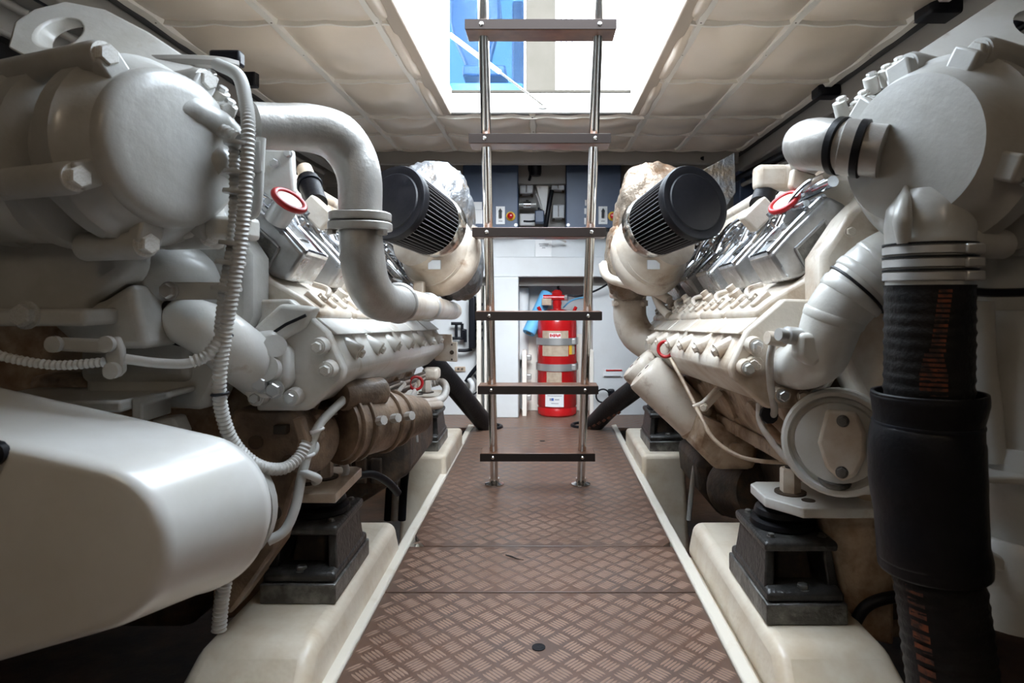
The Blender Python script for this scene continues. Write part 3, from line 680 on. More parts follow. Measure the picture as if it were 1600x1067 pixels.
def common(E):
    R = E.root; p = E.p; d = E.d
    # crankcase, sump and inner structure
    E.prism([(.56, .60), (.60, .50), (.64, .45), (.72, .42), (.80, .30), (.84, .12), (1.26, .12), (1.32, .45), (1.5, .75), (1.25, 1.0), (1.0, .85), (.80, .95), (.66, .82)], 1.52, 3.0).build('engine_block', M['grime'], R, .02)
    E.prism([(.625, .455), (.69, .455), (.69, .415), (.625, .415)], 1.50, 2.98).build('sump_rail', M['grime'], R, .006)
    E.prism([(.74, .42), (.80, .15), (.86, .02), (1.22, .02), (1.28, .42)], 1.62, 2.9).build('oil_sump', M['dark_iron'], R, .03)
    for k in range(7): bolt(R, p(.655, 1.56+k*.2, .413), d(0, 0, -1), .010, 'cream')
    for k in range(5):
        E.prism([(.575, .59), (.60, .56), (.65, .47), (.66, .60)], 1.60+k*.28, 1.66+k*.28).build('block_rib', M['grime'], R, .008)
        c = p(.592, 1.76+k*.28, .525); MB().lathe([(.05, -.02), (.05, .012), (.042, .018)], c, d(-.8, 0, -.35), 20).build('core_plug', M['grime'], R)
    # cylinder heads
    for k in range(5):
        y0 = 1.50+k*.285
        h = E.prism([(.495, .79), (.485, .81), (.53, .845), (.60, .885), (.74, 1.03), (.86, .98), (.66, .78)], y0-.02, y0+.235).build('cylinder_head', M['cream'], R, .010)
        for q in (.03, .115, .20):
            MB().box(p(.518, y0+q, .838), (.05, .028, .020), (d(.7, 0, .7), d(0, 1, 0), d(-.7, 0, .7))).build('head_clamp', M['cream'], h, .004)
            bolt(h, p(.506, y0+q+.02, .842), d(-.7, 0, .7), .0085, 'cream')
        MB().tube([p(.515, y0+.06, .835), p(.500, y0+.07, .852), p(.508, y0+.09, .868), p(.545, y0+.10, .880)], .007, 8).build('fuel_pipe', M['cream'], h)
        MB().lathe([(.018, 0), (.018, .03), (.012, .035), (.012, .05)], p(.535, y0+.245, .845), d(-.6, 0, .8), 12).build('fuel_pipe_union', M['cream'], h)
        # rocker cover
        prof = [(.530, .944), (.575, .995), (.668, 1.083), (.712, 1.06), (.690, .985), (.650, .925), (.607, .892), (.570, .882)]
        rc = E.prism(prof, y0, y0+.165).build('rocker_cover', M['cover_metal'], R, .010, 3)
        n = d(-.715, 0, .70); t_ = d(.70, 0, .715)
        # polished rim round the top of the cover
        for q in (.014, .151):
            MB().tube([p(.533, y0+q, .949), p(.600, y0+q, 1.021), p(.664, y0+q, 1.083)], .009, 8).build('cover_rim', M['chrome'], rc)
        for x, z in ((.536, .951), (.660, 1.081)):
            MB().tube([p(x, y0+.014, z), p(x, y0+.151, z)], .009, 8, 1).build('cover_rim', M['chrome'], rc)
        MB().box(p(.60, y0+.0825, 1.016), (.10, .085, .014), (t_, d(0, 1, 0), n)).build('cover_plate', M['chrome'], rc, .005)
        for q, w_ in ((.03, .575), (.135, .635)): bolt(rc, p(w_, y0+q, w_*1.02+.408), n, .009, 'steel')
        if k == 0:
            MB().prism([p(.590, y0-.002, .955), p(.655, y0-.002, 1.02), p(.672, y0-.002, .985), p(.612, y0-.002, .915)], (0, .004, 0)).build('cover_recess', M['mount_iron'], rc, .001)
            for a, b in (((.588, .957), (.657, 1.024)), ((.657, 1.024), (.676, .985)), ((.676, .985), (.614, .911)), ((.614, .911), (.588, .957))):
                MB().tube([p(a[0], y0-.003, a[1]), p(b[0], y0-.003, b[1])], .004, 8, 1).build('recess_rim', M['cover_metal'], rc)
    # common fuel rail and injector lines over the covers
    MB().tube([p(.655, 1.45, 1.105), p(.655, 2.0, 1.105), p(.655, 2.95, 1.105)], .013, 12, 2).build('fuel_rail', M['chrome'], R)
    MB().tube([p(.615, 1.50, 1.065), p(.615, 2.0, 1.065), p(.615, 2.9, 1.065)], .008, 10, 2).build('fuel_rail', M['chrome'], R)
    for k in range(5):
        y0 = 1.50+k*.285
        MB().tube([p(.655, y0+.02, 1.112), p(.640, y0+.04, 1.125), p(.605, y0+.07, 1.085), p(.575, y0+.08, 1.022)], .006, 8).build('injector_line', M['chrome'], R)
        MB().tube([p(.655, y0+.10, 1.112), p(.635, y0+.12, 1.120), p(.600, y0+.20, 1.060), p(.560, y0+.22, 1.00)], .006, 8).build('injector_line', M['chrome'], R)
        MB().lathe([(.017, 0), (.017, .02), (.012, .025), (.012, .045)], p(.625, y0+.205, 1.045), d(-.7, 0, .7), 10).build('injector_union', M['chrome'], R)
        MB().box(p(.63, y0+.225, 1.02), (.09, .05, .03), (d(.7, 0, .7), d(0, 1, 0), d(-.7, 0, .7))).build('injector_clamp', M['zinc'], R, .006)
    # inner water-cooled manifold
    A = [(.545, .832), (.462, .760), (.425, .690), (.430, .665), (.505, .598), (.640, .598), (.70, .70), (.66, .83)]
    mf = E.prism(A, 1.47, 2.90).build('manifold', M['white'] if E.s < 0 else M['cream'], R, .014, 3)
    # manifold lid segments with joints
    for k in range(5):
        y0 = 1.475+k*.285
        E.prism([(.548, .845), (.455, .765), (.447, .758), (.462, .757), (.545, .825), (.62, .83), (.62, .845)], y0+.008, y0+.277).build('manifold_lid', M['white'] if E.s < 0 else M['cream'], mf, .004)
    nrm = d(-.88, 0, .45)
    for k in range(7):
        y = 1.56+k*.2
        c = p(.436, y, .722)
        bs = MB().lathe([(.021, -.03), (.019, .018)], c, d(-.75, 0, -.35), 16).build('bolt_boss', M['white'] if E.s < 0 else M['cream'], mf)
        bolt(mf, c+d(-.75, 0, -.35).normalized()*.018, d(-.75, 0, -.35), .0105, 'white' if E.s < 0 else 'cream')
        if k % 2 == 0:
            MB().box(p(.455, y+.09, .742), (.012, .05, .05), (nrm, d(0, 1, 0), d(.45, 0, .88))).build('lifting_pad', M['white'] if E.s < 0 else M['cream'], mf, .005)
    # front flange of the manifold
    fl = E.prism([(x+(.012 if x > .55 else -.006), z+(.006 if z > .7 else -.006)) for x, z in [(min(x_, .60), z_) for x_, z_ in A[:6]]+[(.60, .83)]], 1.435, 1.468).build('front_flange', M['white'] if E.s < 0 else M['cream'], mf, .006)
    for x, z in ((.468, .735), (.45, .685), (.525, .625), (.60, .625)):
        c = p(x, 1.435, z); MB().lathe([(.020, 0), (.018, .028)], c, (0, -1, 0), 16).build('bolt_boss', M['white'] if E.s < 0 else M['cream'], fl)
        bolt(fl, c+V((0, -.028, 0)), (0, -1, 0), .0115, 'zinc' if x > .5 else 'white')
    # rear end cap of the manifold
    MB().lathe([(.10, 0), (.095, .03), (.06, .06), (.03, .07)], p(.55, 2.9, .71), d(0, 1, 0), 24).build('rear_cap', M['cream'], mf)
    # air filter
    capc = V((E.s*.505, 2.12, 1.158)); basec = V((E.s*.395, 2.36, 1.098))
    ax = (capc-basec); L = ax.length; r = .127
    fb = []
    X_, Y_, A_ = frame(ax)
    m = MB(); npl = 52; rings = []
    for h in (0, L*.92):
        rr = r*.88+(r*1.0-r*.88)*(h/(L*.92)); ring = []
        for j in range(npl*2):
            a = PI*j/npl; q = rr if j % 2 else rr*.87
            ring.append(basec+A_*h+X_*(q*math.cos(a))+Y_*(q*math.sin(a)))
        rings.append(ring)
    af = m.loft(rings).build('air_filter', M['filter_media'], R, angle=20)
    m = MB()
    for j in range(1, npl*2, 2):
        a = PI*j/npl; u_ = X_*math.cos(a)+Y_*math.sin(a); v_ = A_.cross(u_)
        for h0, h1 in ((0.004, L*.90),):
            q0 = basec+A_*h0+u_*(r*.88+.0004); q1 = basec+A_*h1+u_*(r*.998+.0004)
            m.loft([[q0-v_*.0011, q0+u_*.0008, q0+v_*.0011], [q1-v_*.0011, q1+u_*.0008, q1+v_*.0011]])
    m.build('pleat_ridges', M['pleat'], af)['kind'] = 'stuff'
    MB().lathe([(r*.95, L*.87), (r*1.01, L*.88), (r*1.03, L*.97), (r*1.0, L*.995), (r*.90, L*1.0), (r*.84, L*.985), (r*.80, L*.985), (r*.77, L*1.0), (r*.4, L*1.01)], basec, ax, 48).build('rubber_cap', M['rubber'], af)
    for k in range(5):
        pp = capc+A_*.004+X_*((k-2.2)*.024*-E.s if False else (k-2)*.02)+Y_*.012
    MB().lathe([(r*.90, -.02), (r*.92, 0), (r*.92, .03), (r*.90, .035)], basec, ax, 40).build('clamp_ring', M['steel'], af)
    # turbocharger: inlet cone and volute
    tc = V((E.s*.43, 2.46, 1.02))
    MB().lathe([(.155, -.02), (.150, .02), (.125, .05), (.105, .09), (.100, .14)], tc-A_*.03+V((0, 0, .01)), ax, 40).build('turbo_inlet', M['cream'], R)
    # snail volute: growing torus around the axis
    rings = []; n = 28
    for k in range(n+1):
        a = 2*PI*k/n*.98+PI*.2; rr = .038+.026*k/n; dd = X_*math.cos(a)+Y_*math.sin(a)
        cc = tc-A_*.06+dd*(.112)
        rings.append([cc+dd*(rr*math.cos(2*PI*j/14))+A_*(rr*math.sin(2*PI*j/14)) for j in range(14)])
    MB().loft(rings).build('turbo_volute', M['cream'], R)
    MB().lathe([(.13, -.10), (.14, -.06), (.14, .0)], tc, ax, 32).build('turbo_backplate', M['cream'], R)
    MB().box(tc+V((E.s*-.03, -.12, -.06)), (.05, .006, .035), (d(1, .2, 0).normalized(), d(.2, -1, 0).normalized(), V((0, 0, 1)))).build('rating_plate', M['zinc'], R, .002)
    # exhaust heat blanket, wrinkled
    def blanket(c, rx, ry, rz, m_, seed, nm):
        bm = bmesh.new(); bmesh.ops.create_icosphere(bm, subdivisions=5, radius=1)
        for v in bm.verts:
            q = v.co.copy(); s_ = 1+.10*noise.noise(q*2.0+V((seed, 0, 0)))+.11*(.5-abs(noise.noise(q*3.4+V((0, seed, 0)))))+.06*(.5-abs(noise.noise(q*8+V((seed, seed, 0)))))+.02*noise.noise(q*19)
            sq = V((math.copysign(abs(q.x)**.8, q.x), math.copysign(abs(q.y)**.8, q.y), math.copysign(abs(q.z)**.8, q.z)))
            v.co = V((c[0]+sq.x*rx*s_, c[1]+sq.y*ry*s_, c[2]+sq.z*rz*s_))
        me = bpy.data.meshes.new(nm); bm.to_mesh(me); bm.free(); me.polygons.foreach_set('use_smooth', [True]*len(me.polygons)); me.materials.append(M[m_])
        o = bpy.data.objects.new(nm, me); col.objects.link(o); attach(o, R); return o
    bl = blanket((E.s*.47, 2.74, 1.16), .155, .20, .235, 'foil' if E.s < 0 else 'foil_gold', 3.1 if E.s < 0 else 8.2, 'heat_blanket')
    b2 = blanket((E.s*.375, 2.78, 1.0), .105, .14, .165, 'foil' if E.s < 0 else 'foil_gold', 5.7, 'heat_blanket')
    MB().torus(p(.405, 2.62, 1.24+.052), d(-.6, -.7, .3), .038, .012).build('blanket_ring', M['rubber'], bl)
    MB().lathe([(.03, 0), (.03, .012)], p(.405, 2.62, 1.24+.052), d(-.6, -.7, .3), 16).build('sensor_port', M['zinc'], bl)
    MB().tube([p(.36, 2.62, 1.17), p(.32, 2.68, 1.09), p(.30, 2.72, 1.0), p(.315, 2.74, .93)], .007, 8).build('tie_wire', M['dark_iron'], b2)
    # charge-air trunk between the banks
    E.prism([(.70, 1.12), (.74, 1.245), (.80, 1.27), (1.02, 1.27), (1.06, 1.12)], 1.92, 2.95).build('charge_air_trunk', M['cream'], R, .02, 3)
    MB().tube([p(.735, 1.90, 1.21), p(.735, 2.9, 1.215)], .020, 14, 1).build('air_rail', M['cream'], R)
    E.prism([(.70, 1.00), (.66, 1.10), (.70, 1.17), (1.1, 1.17), (1.1, .95)], 1.62, 2.0).build('thermostat_housing', M['cream'], R, .025, 3)
    # vent pipe with black coupling
    MB().cyl(p(.665, 1.86, 1.225), p(.625, 1.80, 1.165), .022, 16).build('breather_pipe', M['cream'], R)
    hz = MB().cyl(p(.640, 1.82, 1.185), p(.590, 1.745, 1.105), .030, 18).build('breather_hose', M['rubber'], R)
    MB().torus(p(.628, 1.80, 1.166), p(.590, 1.745, 1.105)-p(.640, 1.82, 1.185), .031, .004).build('hose_band', M['plastic_black'], hz)
    MB().box(p(.575, 1.72, 1.075), (.085, .05, .055), (d(.72, .1, .68).normalized(), d(0, 1, 0), d(-.68, 0, .72))).build('breather_block', M['cream'], R, .006)
    # oil filler with red ring
    fc = p(.606, 1.60, 1.078) if E.s > 0 else V((-.582, 1.45, 1.056)); nn = d(-.62, -.30, .72)
    fl = MB().lathe([(.028, -.05), (.028, 0), (.038, .004), (.038, .012)], fc, nn, 28).build('oil_filler', M['zinc'], R)
    MB().torus(fc+nn.normalized()*.010, nn, .036, .0075).build('red_ring', M['red_cap'], fl)
    MB().lathe([(.031, .008), (.031, .012), (.018, .015)], fc, nn, 24).build('filler_cap', M['cream'], fl)
    # front gear case of the bank
    E.prism([(.60, .93), (.66, 1.02), (.73, 1.09), (.80, 1.13), (.95, 1.05), (.95, .62), (.70, .60), (.60, .80)], 1.38, 1.485).build('gear_case', M['cream'] if E.s > 0 else M['grey_white'], R, .014)
    MB().lathe([(.040, 0), (.040, .008), (.034, .010)], p(.735, 1.38, 1.03), (0, -1, 0), 24).build('case_plug', M['cream'], R)
    for x, z in ((.66, .98), (.80, 1.09), (.63, .86)): bolt(R, p(x, 1.38, z), (0, -1, 0), .010, 'cream')
    # ribbed engine side behind the foot and rear foot
    for ym, yb in ((1.62, 0), (3.17, 1)):
        pass

EL = Eng(-1, .02, -.03, thing('marine_engine', (-1.0, 2.2, -.36), 'white marine engine with the large rounded belt guard and bent aluminium pipe', 'engine', 'pair of marine engines'))
ER = Eng(1, 0, 0, thing('marine_engine', (1.0, 2.2, -.36), 'white marine engine with twin oil canisters and the big black vertical hose', 'engine', 'pair of marine engines'))
common(EL); common(ER)

# engine feet + mounts
def engine_foot(R, s, y0, y1, xin, xout, z, m, tip=.05):
    poly = [V((s*(xin+tip), y0, z)), V((s*xin, y0+tip*1.3, z)), V((s*xin, y1-.02, z)), V((s*(xin+.02), y1, z)), V((s*xout, y1, z)), V((s*xout, y0, z))]
    f = MB().prism(poly, (0, 0, .024)).build('engine_foot', M[m], R, .003)
    c = V((s*(xin+.075), (y0+y1)/2+.01, z+.024))
    MB().lathe([(.038, 0), (.038, .004)], c, (0, 0, 1), 24).build('washer', M['dark_iron'], f)
    MB().lathe([(.025, .004), (.025, .058), (.022, .062)], c, (0, 0, 1), 6).build('nut', M['cream'], f)
    MB().lathe([(.016, 0), (.016, .0008)], c+V((s*.02, -.06, 0)), (0, 0, 1), 20).build('foot_slot', M['dark_iron'], f)
    MB().lathe([(.013, .06), (.013, .066)], c, (0, 0, 1), 14).build('stud', M['dark_iron'], f)
    return f
_mounts = []
def mount(s, y0, lab, zb=BED, w_=.185, L=.30):
    xi = .505; xm = s*(xi+w_/2); ym = y0+L/2
    t = thing('engine_mount', (xm, ym, zb), lab, 'engine mount', 'engine mounts on the beds')
    MB().box((xm, ym, zb+.024), (w_, L, .048)).build('base_plate', M['mount_iron'], t, .004)
    def rect(hx, hy, z, y=ym): return [V((xm-hx, y-hy, z)), V((xm+hx, y-hy, z)), V((xm+hx, y+hy, z)), V((xm-hx, y+hy, z))]
    b0 = zb+.048
    MB().loft([rect(.088, .142, b0), rect(.088, .142, b0+.022), rect(.078, .125, b0+.028)]).build('lower_flange', M['mount_dark'], t, .006)
    # two cast cheeks with an open window between them, front and back
    for q in (-1, 1):
        MB().loft([[V((xm+q*.086, ym-.115, b0+.02)), V((xm+q*.086, ym+.115, b0+.02)), V((xm+q*.062, ym+.115, b0+.02)), V((xm+q*.062, ym-.115, b0+.02))],
                   [V((xm+q*.076, ym-.098, b0+.118)), V((xm+q*.076, ym+.098, b0+.118)), V((xm+q*.056, ym+.098, b0+.118)), V((xm+q*.056, ym-.098, b0+.118))]]).build('cheek', M['mount_dark'], t, .004)
    MB().loft([rect(.045, .075, b0+.02), rect(.030, .055, b0+.118)]).build('rubber_core', M['dark_iron'], t, .006)
    MB().loft([rect(.084, .115, b0+.105), rect(.086, .118, b0+.124), rect(.078, .108, b0+.130)]).build('top_frame', M['mount_dark'], t, .006)
    MB().lathe([(.076, .128), (.080, .134), (.078, .144), (.060, .150), (.064, .154), (.070, .160), (.066, .172), (.040, .186), (.022, .19)], (xm, ym, b0), (0, 0, 1), 32).build('rubber_dome', M['rubber'], t)
    for q in (-1, 1):
        bolt(t, (xm-q*.0, ym-.122*q, b0+.022), (0, 0, 1), .013, 'mount_iron')
        bolt(t, (xm+s*.0+q*.06, ym+.085, b0+.130), (0, 0, 1), .008, 'mount_iron')
        bolt(t, (xm+q*.06, ym-.085, b0+.130), (0, 0, 1), .008, 'mount_iron')
    return t
mount(-1, 1.55, 'dark iron engine mount on the cream bed beside the rounded belt guard')
mount(1, 1.45, 'dark iron engine mount on the cream bed beside the big black vertical hose')
mount(-1, 3.06, 'iron engine mount on the far bed under the looped pale conduit')
mount(1, 3.06, 'iron engine mount on the far bed behind the oil canisters')
FZ = BED+.048+.188
engine_foot(EL.root, -1, 1.58, 1.83, .515, .80, FZ, 'cream', .0)
engine_foot(ER.root, 1, 1.47, 1.68, .535, .80, FZ, 'white', .06)
engine_foot(EL.root, -1, 3.10, 3.30, .515, .80, FZ, 'cream', .0)
engine_foot(ER.root, 1, 3.10, 3.30, .515, .80, FZ, 'cream', .0)
for E, y in ((EL, 1.64), (ER, 1.53), (EL, 3.14), (ER, 3.14)):
    s = E.s
    MB().prism([V((s*.66, y, FZ)), V((s*.84, y, FZ)), V((s*.84, y, FZ-.33)), V((s*.74, y, FZ-.30))], (0, .16, 0)).build('foot_web', M['grime'], E.root, .012)

# ------------------------------------------------------------------ front housing (sea-water pump drive) of both engines
def front_housing(E, c, nx, m='grey_white'):
    R = E.root; s = E.s
    ax = V((-s*nx, -math.sqrt(1-nx*nx), 0)); X, Y, A = frame(ax)   # X horizontal, Y up
    X = V((-A.y, A.x, 0)); Y = V((0, 0, 1))
    def q(a, b, h): return c+X*a+Y*b+A*h
    r = .135
    hb = MB().lathe([(.175, -.42), (.175, -.30), (.128, -.29), (.128, -.23), (.172, -.22), (.172, -.17), (.130, -.16), (.130, -.09), (.168, -.085), (.168, -.045), (.160, -.04), (.150, -.02), (r, .012), (r*.93, .026), (r*.4, .032)], c, A, 48).build('front_housing', M[m], R)
    return hb, q, X, Y, A

# LEFT ENGINE FRONT ------------------------------------------------
R = EL.root
hc = V((-.665, 1.13, 1.105))
hb, q, X, Y, A = front_housing(EL, hc, .93)
# long bolt bosses round the housing with hex bolts
sgn = 1 if X.y > 0 else -1
for ang, L0, nm in ((130, .30, 1), (205, .30, 1), (258, .16, 1), (305, .12, 1), (60, .20, 1), (20, .12, 1)):
    a = math.radians(ang); px_ = math.cos(a)*.165*(-sgn if False else 1); pz_ = math.sin(a)*.172
    # angles run with 180 = towards the camera side
    d0 = X*(math.cos(a)*.165*sgn)+Y*pz_
    b0 = hc+d0-A*L0; b1 = hc+d0-A*.01
    bs = MB().lathe([(.026, 0), (.026, (b1-b0).length-.01), (.022, (b1-b0).length)], b0, A, 18).build('bolt_boss', M['grey_white'], hb)
    bolt(hb, b1, A, .018, 'white')
    MB().box(hc+d0*.86-A*.012, (.03, .045, .05), (A, (X*math.cos(a)*sgn+Y*math.sin(a)).cross(A).normalized(), (X*math.cos(a)*sgn+Y*math.sin(a)).normalized())).build('cover_lug', M['grey_white'], hb, .005)
# raised moulding and slot on the cover
MB().lathe([(.138, .004), (.138, .014), (.134, .024), (.124, .031), (.10, .034), (.02, .036)], hc, A, 48).build('end_cover', M['grey_white'], hb)
MB().tube([hc+A*.020+X*(sgn*a)+Y*b for a, b in ((-.03, .055), (.03, .075), (.09, .062), (.135, .045))], [.002, .026, .030, .022], 18).build('cover_rib', M['grey_white'], hb)
MB().tube([hc+A*.012+X*(sgn*a)+Y*b for a, b in ((.03, -.005), (.08, -.005), (.12, -.015))], [.004, .036, .034], 18).build('cover_rib', M['grey_white'], hb)
MB().bb(-.80, -.56, 1.20, 1.27, .955, 1.0).build('housing_flange', M['white'], hb, .01)
MB().prism([P(290, 300, 1.25), P(342, 300, 1.25), P(342, 388, 1.25), P(225, 388, 1.25)], (0, .03, 0)).build('housing_flange', M['white'], hb, .01)
# body behind the housing and heat exchanger
MB().lathe([(.14, 0), (.155, .02), (.155, .30), (.145, .32)], V((-1.22, 1.20, 1.10)), (1, -.05, 0), 40).build('heat_exchanger', M['grey_white'], R)
MB().prism([P(-60, 330, 1.2), P(120, 330, 1.2), P(200, 385, 1.2), P(203, 430, 1.2), P(140, 470, 1.2), P(120, 500, 1.2), P(-60, 500, 1.2)], (0, .28, 0)).build('coolant_tank', M['grey_white'], R, .03, 4)
fl = MB().bb(P(-60, 0, 1.16).x, P(150, 0, 1.16).x, 1.13, 1.24, P(0, 508, 1.16).z, P(0, 482, 1.16).z).build('tank_flange', M['grey_white'], R, .008)
bolt(fl, P(42, 492, 1.13), (0, -1, 0), .02, 'grey_white')
# lifting bracket plate with its eye
def plate_with_hole(outer, hole, th, nm, m, R, bev=.008, kx=0, kz=0):
    n = len(hole); c = sum(hole, V())/n
    # sample the outer polygon by angle so that it can be bridged to the hole
    def ray(ang):
        dx_, dz_ = math.cos(ang), math.sin(ang); best = None
        for a, b in zip(outer, outer[1:]+outer[:1]):
            ex, ez = b.x-a.x, b.z-a.z; den = dx_*ez-dz_*ex
            if abs(den) < 1e-9: continue
            t = ((a.x-c.x)*ez-(a.z-c.z)*ex)/den; u = ((a.x-c.x)*dz_-(a.z-c.z)*dx_)/den
            if t > 0 and -1e-6 <= u <= 1+1e-6 and (best is None or t < best): best = t
        return V((c.x+dx_*best, c.y, c.z+dz_*best))
    angs = sorted([math.atan2(h.z-c.z, h.x-c.x) for h in hole]+[math.atan2(o_.z-c.z, o_.x-c.x) for o_ in outer])
    def hole_at(ang):
        return V((c.x+hole_r[0]*math.cos(ang), c.y, c.z+hole_r[1]*math.sin(ang)))
    hole_r = (max(abs(h.x-c.x) for h in hole), max(abs(h.z-c.z) for h in hole))
    N = len(angs); D = V((0, th, 0))
    O = [ray(a) for a in angs]; H = [hole_at(a) for a in angs]
    vs = O+H+[v+D for v in O]+[v+D for v in H]; fs = []
    for i in range(N):
        j = (i+1) % N
        fs += [(i, j, N+j, N+i), (2*N+j, 2*N+i, 3*N+i, 3*N+j), (i, 2*N+i, 2*N+j, j), (N+j, 3*N+j, 3*N+i, N+i)]
    vs = [V((v.x, v.y+kx*(v.x-c.x)+kz*(v.z-c.z), v.z)) for v in vs]
    return MB().add(vs, fs).build(nm, M[m], R, bev, 2, angle=30)
Yl = 1.30
outer = [P(a, b, Yl) for a, b in ((36, 40), (44, 8), (70, -18), (120, -14), (190, 22), (262, 70), (345, 178), (300, 215), (190, 180), (90, 112), (52, 92))]
hole = [P(92+24*math.cos(2*PI*k/24), 50+32*math.sin(2*PI*k/24), Yl) for k in range(24)]
plate_with_hole(outer, hole, .05, 'lifting_bracket', 'white', R, kx=.45, kz=.75)
for px, py in ((300, 128), (322, 130), (340, 155), (332, 185), (352, 175)):
    c = P(px, py, 1.34); MB().lathe([(.016, 0), (.014, .03)], c+V((0, .0, -.01)), (.5, -.3, .6), 12).build('bracket_stud', M['white'], R); bolt(R, c+V((.012, -.008, .014)), (.5, -.3, .6), .011, 'zinc')
MB().tube([P(240, 95, 1.36), P(300, 95, 1.38), P(345, 98, 1.40), P(372, 104, 1.42)], .014, 8).build('harness_bracket', M['panel_grey'], R)
MB().box(P(355, 92, 1.45), (.07, .03, .035)).build('harness_plug', M['plastic_black'], R, .006)
# wheel case below the tank
MB().prism([P(200, 395, 1.34), P(330, 440, 1.34), P(345, 470, 1.34), P(300, 545, 1.34), P(300, 600, 1.34), P(120, 600, 1.34), P(120, 500, 1.34), P(160, 470, 1.34)], (0, .14, 0)).build('wheel_case', M['grey_white'], R, .03, 4)
MB().tube([P(190, 440, 1.32), P(250, 425, 1.33), P(300, 438, 1.36), P(330, 470, 1.40)], [.075, .07, .065, .06], 20).build('case_shoulder', M['grey_white'], R)
MB().prism([P(70, 500, 1.22), P(160, 468, 1.22), P(205, 440, 1.22), P(230, 545, 1.22), P(120, 545, 1.22)], (0, .12, 0)).build('tank_foot', M['grey_white'], R, .015, 3)
br = MB().prism([P(255, 440, 1.20), P(365, 440, 1.20), P(365, 468, 1.20), P(255, 468, 1.20)], (0, .008, 0)).build('conduit_bracket', M['grey_white'], R, .002)
bolt(br, P(265, 454, 1.20), (0, -1, 0), .0145, 'zinc')
# water elbow into the manifold
el = MB().tube([P(268, 488, 1.42), P(292, 500, 1.33), P(335, 520, 1.31), P(375, 552, 1.36), P(410, 575, 1.42)], [.044, .050, .055, .060, .066], 24).build('water_elbow', M['white'], R)
MB().torus(P(290, 499, 1.337), P(300, 506, 1.32)-P(268, 488, 1.42), .049, .008).build('elbow_seal', M['rubber'], el)
fp = MB().prism([P(385, 520, 1.37), P(425, 515, 1.37), P(450, 550, 1.37), P(452, 600, 1.37), P(428, 622, 1.37), P(385, 625, 1.37), P(365, 590, 1.37)], (0, .05, 0)).build('elbow_flange', M['white'], el, .012, 3)
for px, py in ((389, 538), (408, 598), (430, 608)):
    bolt(fp, P(px, py, 1.365), (0, -1, 0), .016, 'zinc' if py > 550 else 'white')
MB().cyl(P(430, 540, 1.40), P(430, 540, 1.36), .024, 18).build('flange_boss', M['white'], fp)
MB().cyl(P(432, 575, 1.40), P(415, 575, 1.355), .028, 18).build('flange_boss', M['white'], fp)
bk = MB().prism([P(392, 514, 1.385), P(437, 474, 1.385), P(492, 480, 1.385), P(474, 512, 1.385), P(428, 538, 1.385)], (0, .05, 0)).build('lid_end_block', M['white'], R, .010, 3)
MB().tube([P(420, 524, 1.384), P(447, 506, 1.384), P(478, 492, 1.384)], .0035, 8, 1).build('gasket_line', M['rubber'], bk)
# lever with hose clip
lv = MB().prism([P(78, 535, 1.10), P(90, 527, 1.10), P(160, 530, 1.10), P(182, 525, 1.10), P(190, 545, 1.10), P(192, 580, 1.10), P(182, 590, 1.10), P(168, 586, 1.10), P(162, 552, 1.10), P(92, 548, 1.10)], (0, .014, 0)).build('stop_lever', M['grey_white'], R, .004)
for px, py in ((88, 537), (170, 537), (178, 578)): MB().lathe([(.014, 0), (.014, .010), (.007, .011)], P(px, py, 1.10), (0, -1, 0), 16).build('lever_pin', M['grey_white'], lv)
conduit('corrugated_conduit', [P(-30, 545, 1.06), P(20, 560, 1.07), P(90, 570, 1.08), P(165, 565, 1.09)], .0085, R)
MB().tube([P(195, 560, 1.10), P(240, 566, 1.12), P(285, 568, 1.14), P(315, 562, 1.16)], .0085, 12).build('cable_sheath', M['conduit'], R)
conduit('corrugated_conduit', [P(300, 565, 1.15), P(322, 555, 1.16), P(340, 535, 1.17), P(352, 510, 1.18)], .012, R)
# shelf bracket above the belt guard
MB().bb(P(-40, 0, 1.25).x, P(205, 0, 1.25).x, 1.22, 1.42, P(0, 640, 1.25).z, P(0, 622, 1.25).z).build('guard_bracket', M['grey_white'], R, .006)
MB().prism([P(40, 585, 1.40), P(300, 600, 1.40), P(300, 640, 1.40), P(40, 640, 1.40)], (0, .10, 0)).build('crank_cover', M['grime'], R, .02)
MB().prism([P(205, 622, 1.25), P(262, 612, 1.25), P(262, 622, 1.25), P(222, 632, 1.25), P(222, 660, 1.25), P(205, 660, 1.25)], (0, .10, 0)).build('guard_bracket', M['grey_white'], R, .004)
MB().prism([P(235, 655, 1.30), P(270, 652, 1.30), P(282, 680, 1.30), P(250, 690, 1.30)], (0, .05, 0)).build('guard_strut', M['grey_white'], R, .006)

# belt guard
def egg(c1, r1, c2, r2, Y, n=40):
    """outline of a belt run round a small pulley (right) and a big one (left)"""
    pts = []
    dx_ = c2[0]-c1[0]; dz_ = c2[1]-c1[1]; D = math.hypot(dx_, dz_); base = math.atan2(dz_, dx_); off = math.acos(max(-1, min(1, (r1-r2)/D)))
    for k in range(n+1):
        a = base+off+(2*PI-2*off)*k/n; pts.append(V((c1[0]+r1*math.cos(a), Y, c1[1]+r1*math.sin(a))))
    for k in range(n+1):
        a = base-off+2*off*k/n; pts.append(V((c2[0]+r2*math.cos(a), Y, c2[1]+r2*math.sin(a))))
    return pts
def ge(Y, f, grow=0):
    c1 = (-.668+.045*f, .482-.015*f); c2 = (-1.16, .47-.01*f)
    return egg(c1, .125+.012*f+grow, c2, .250+.012*f+grow, Y)
bgd = MB().loft([ge(.920, 0, -.020), ge(.922, 0, -.010), ge(.930, .03, -.003), ge(.942, .06, 0), ge(1.10, .9, 0), ge(1.112, .95, .004), ge(1.125, 1, .004), ge(1.135, 1, 0), ge(1.15, 1, -.004)]).build('belt_guard', M['guard'], R, angle=60)
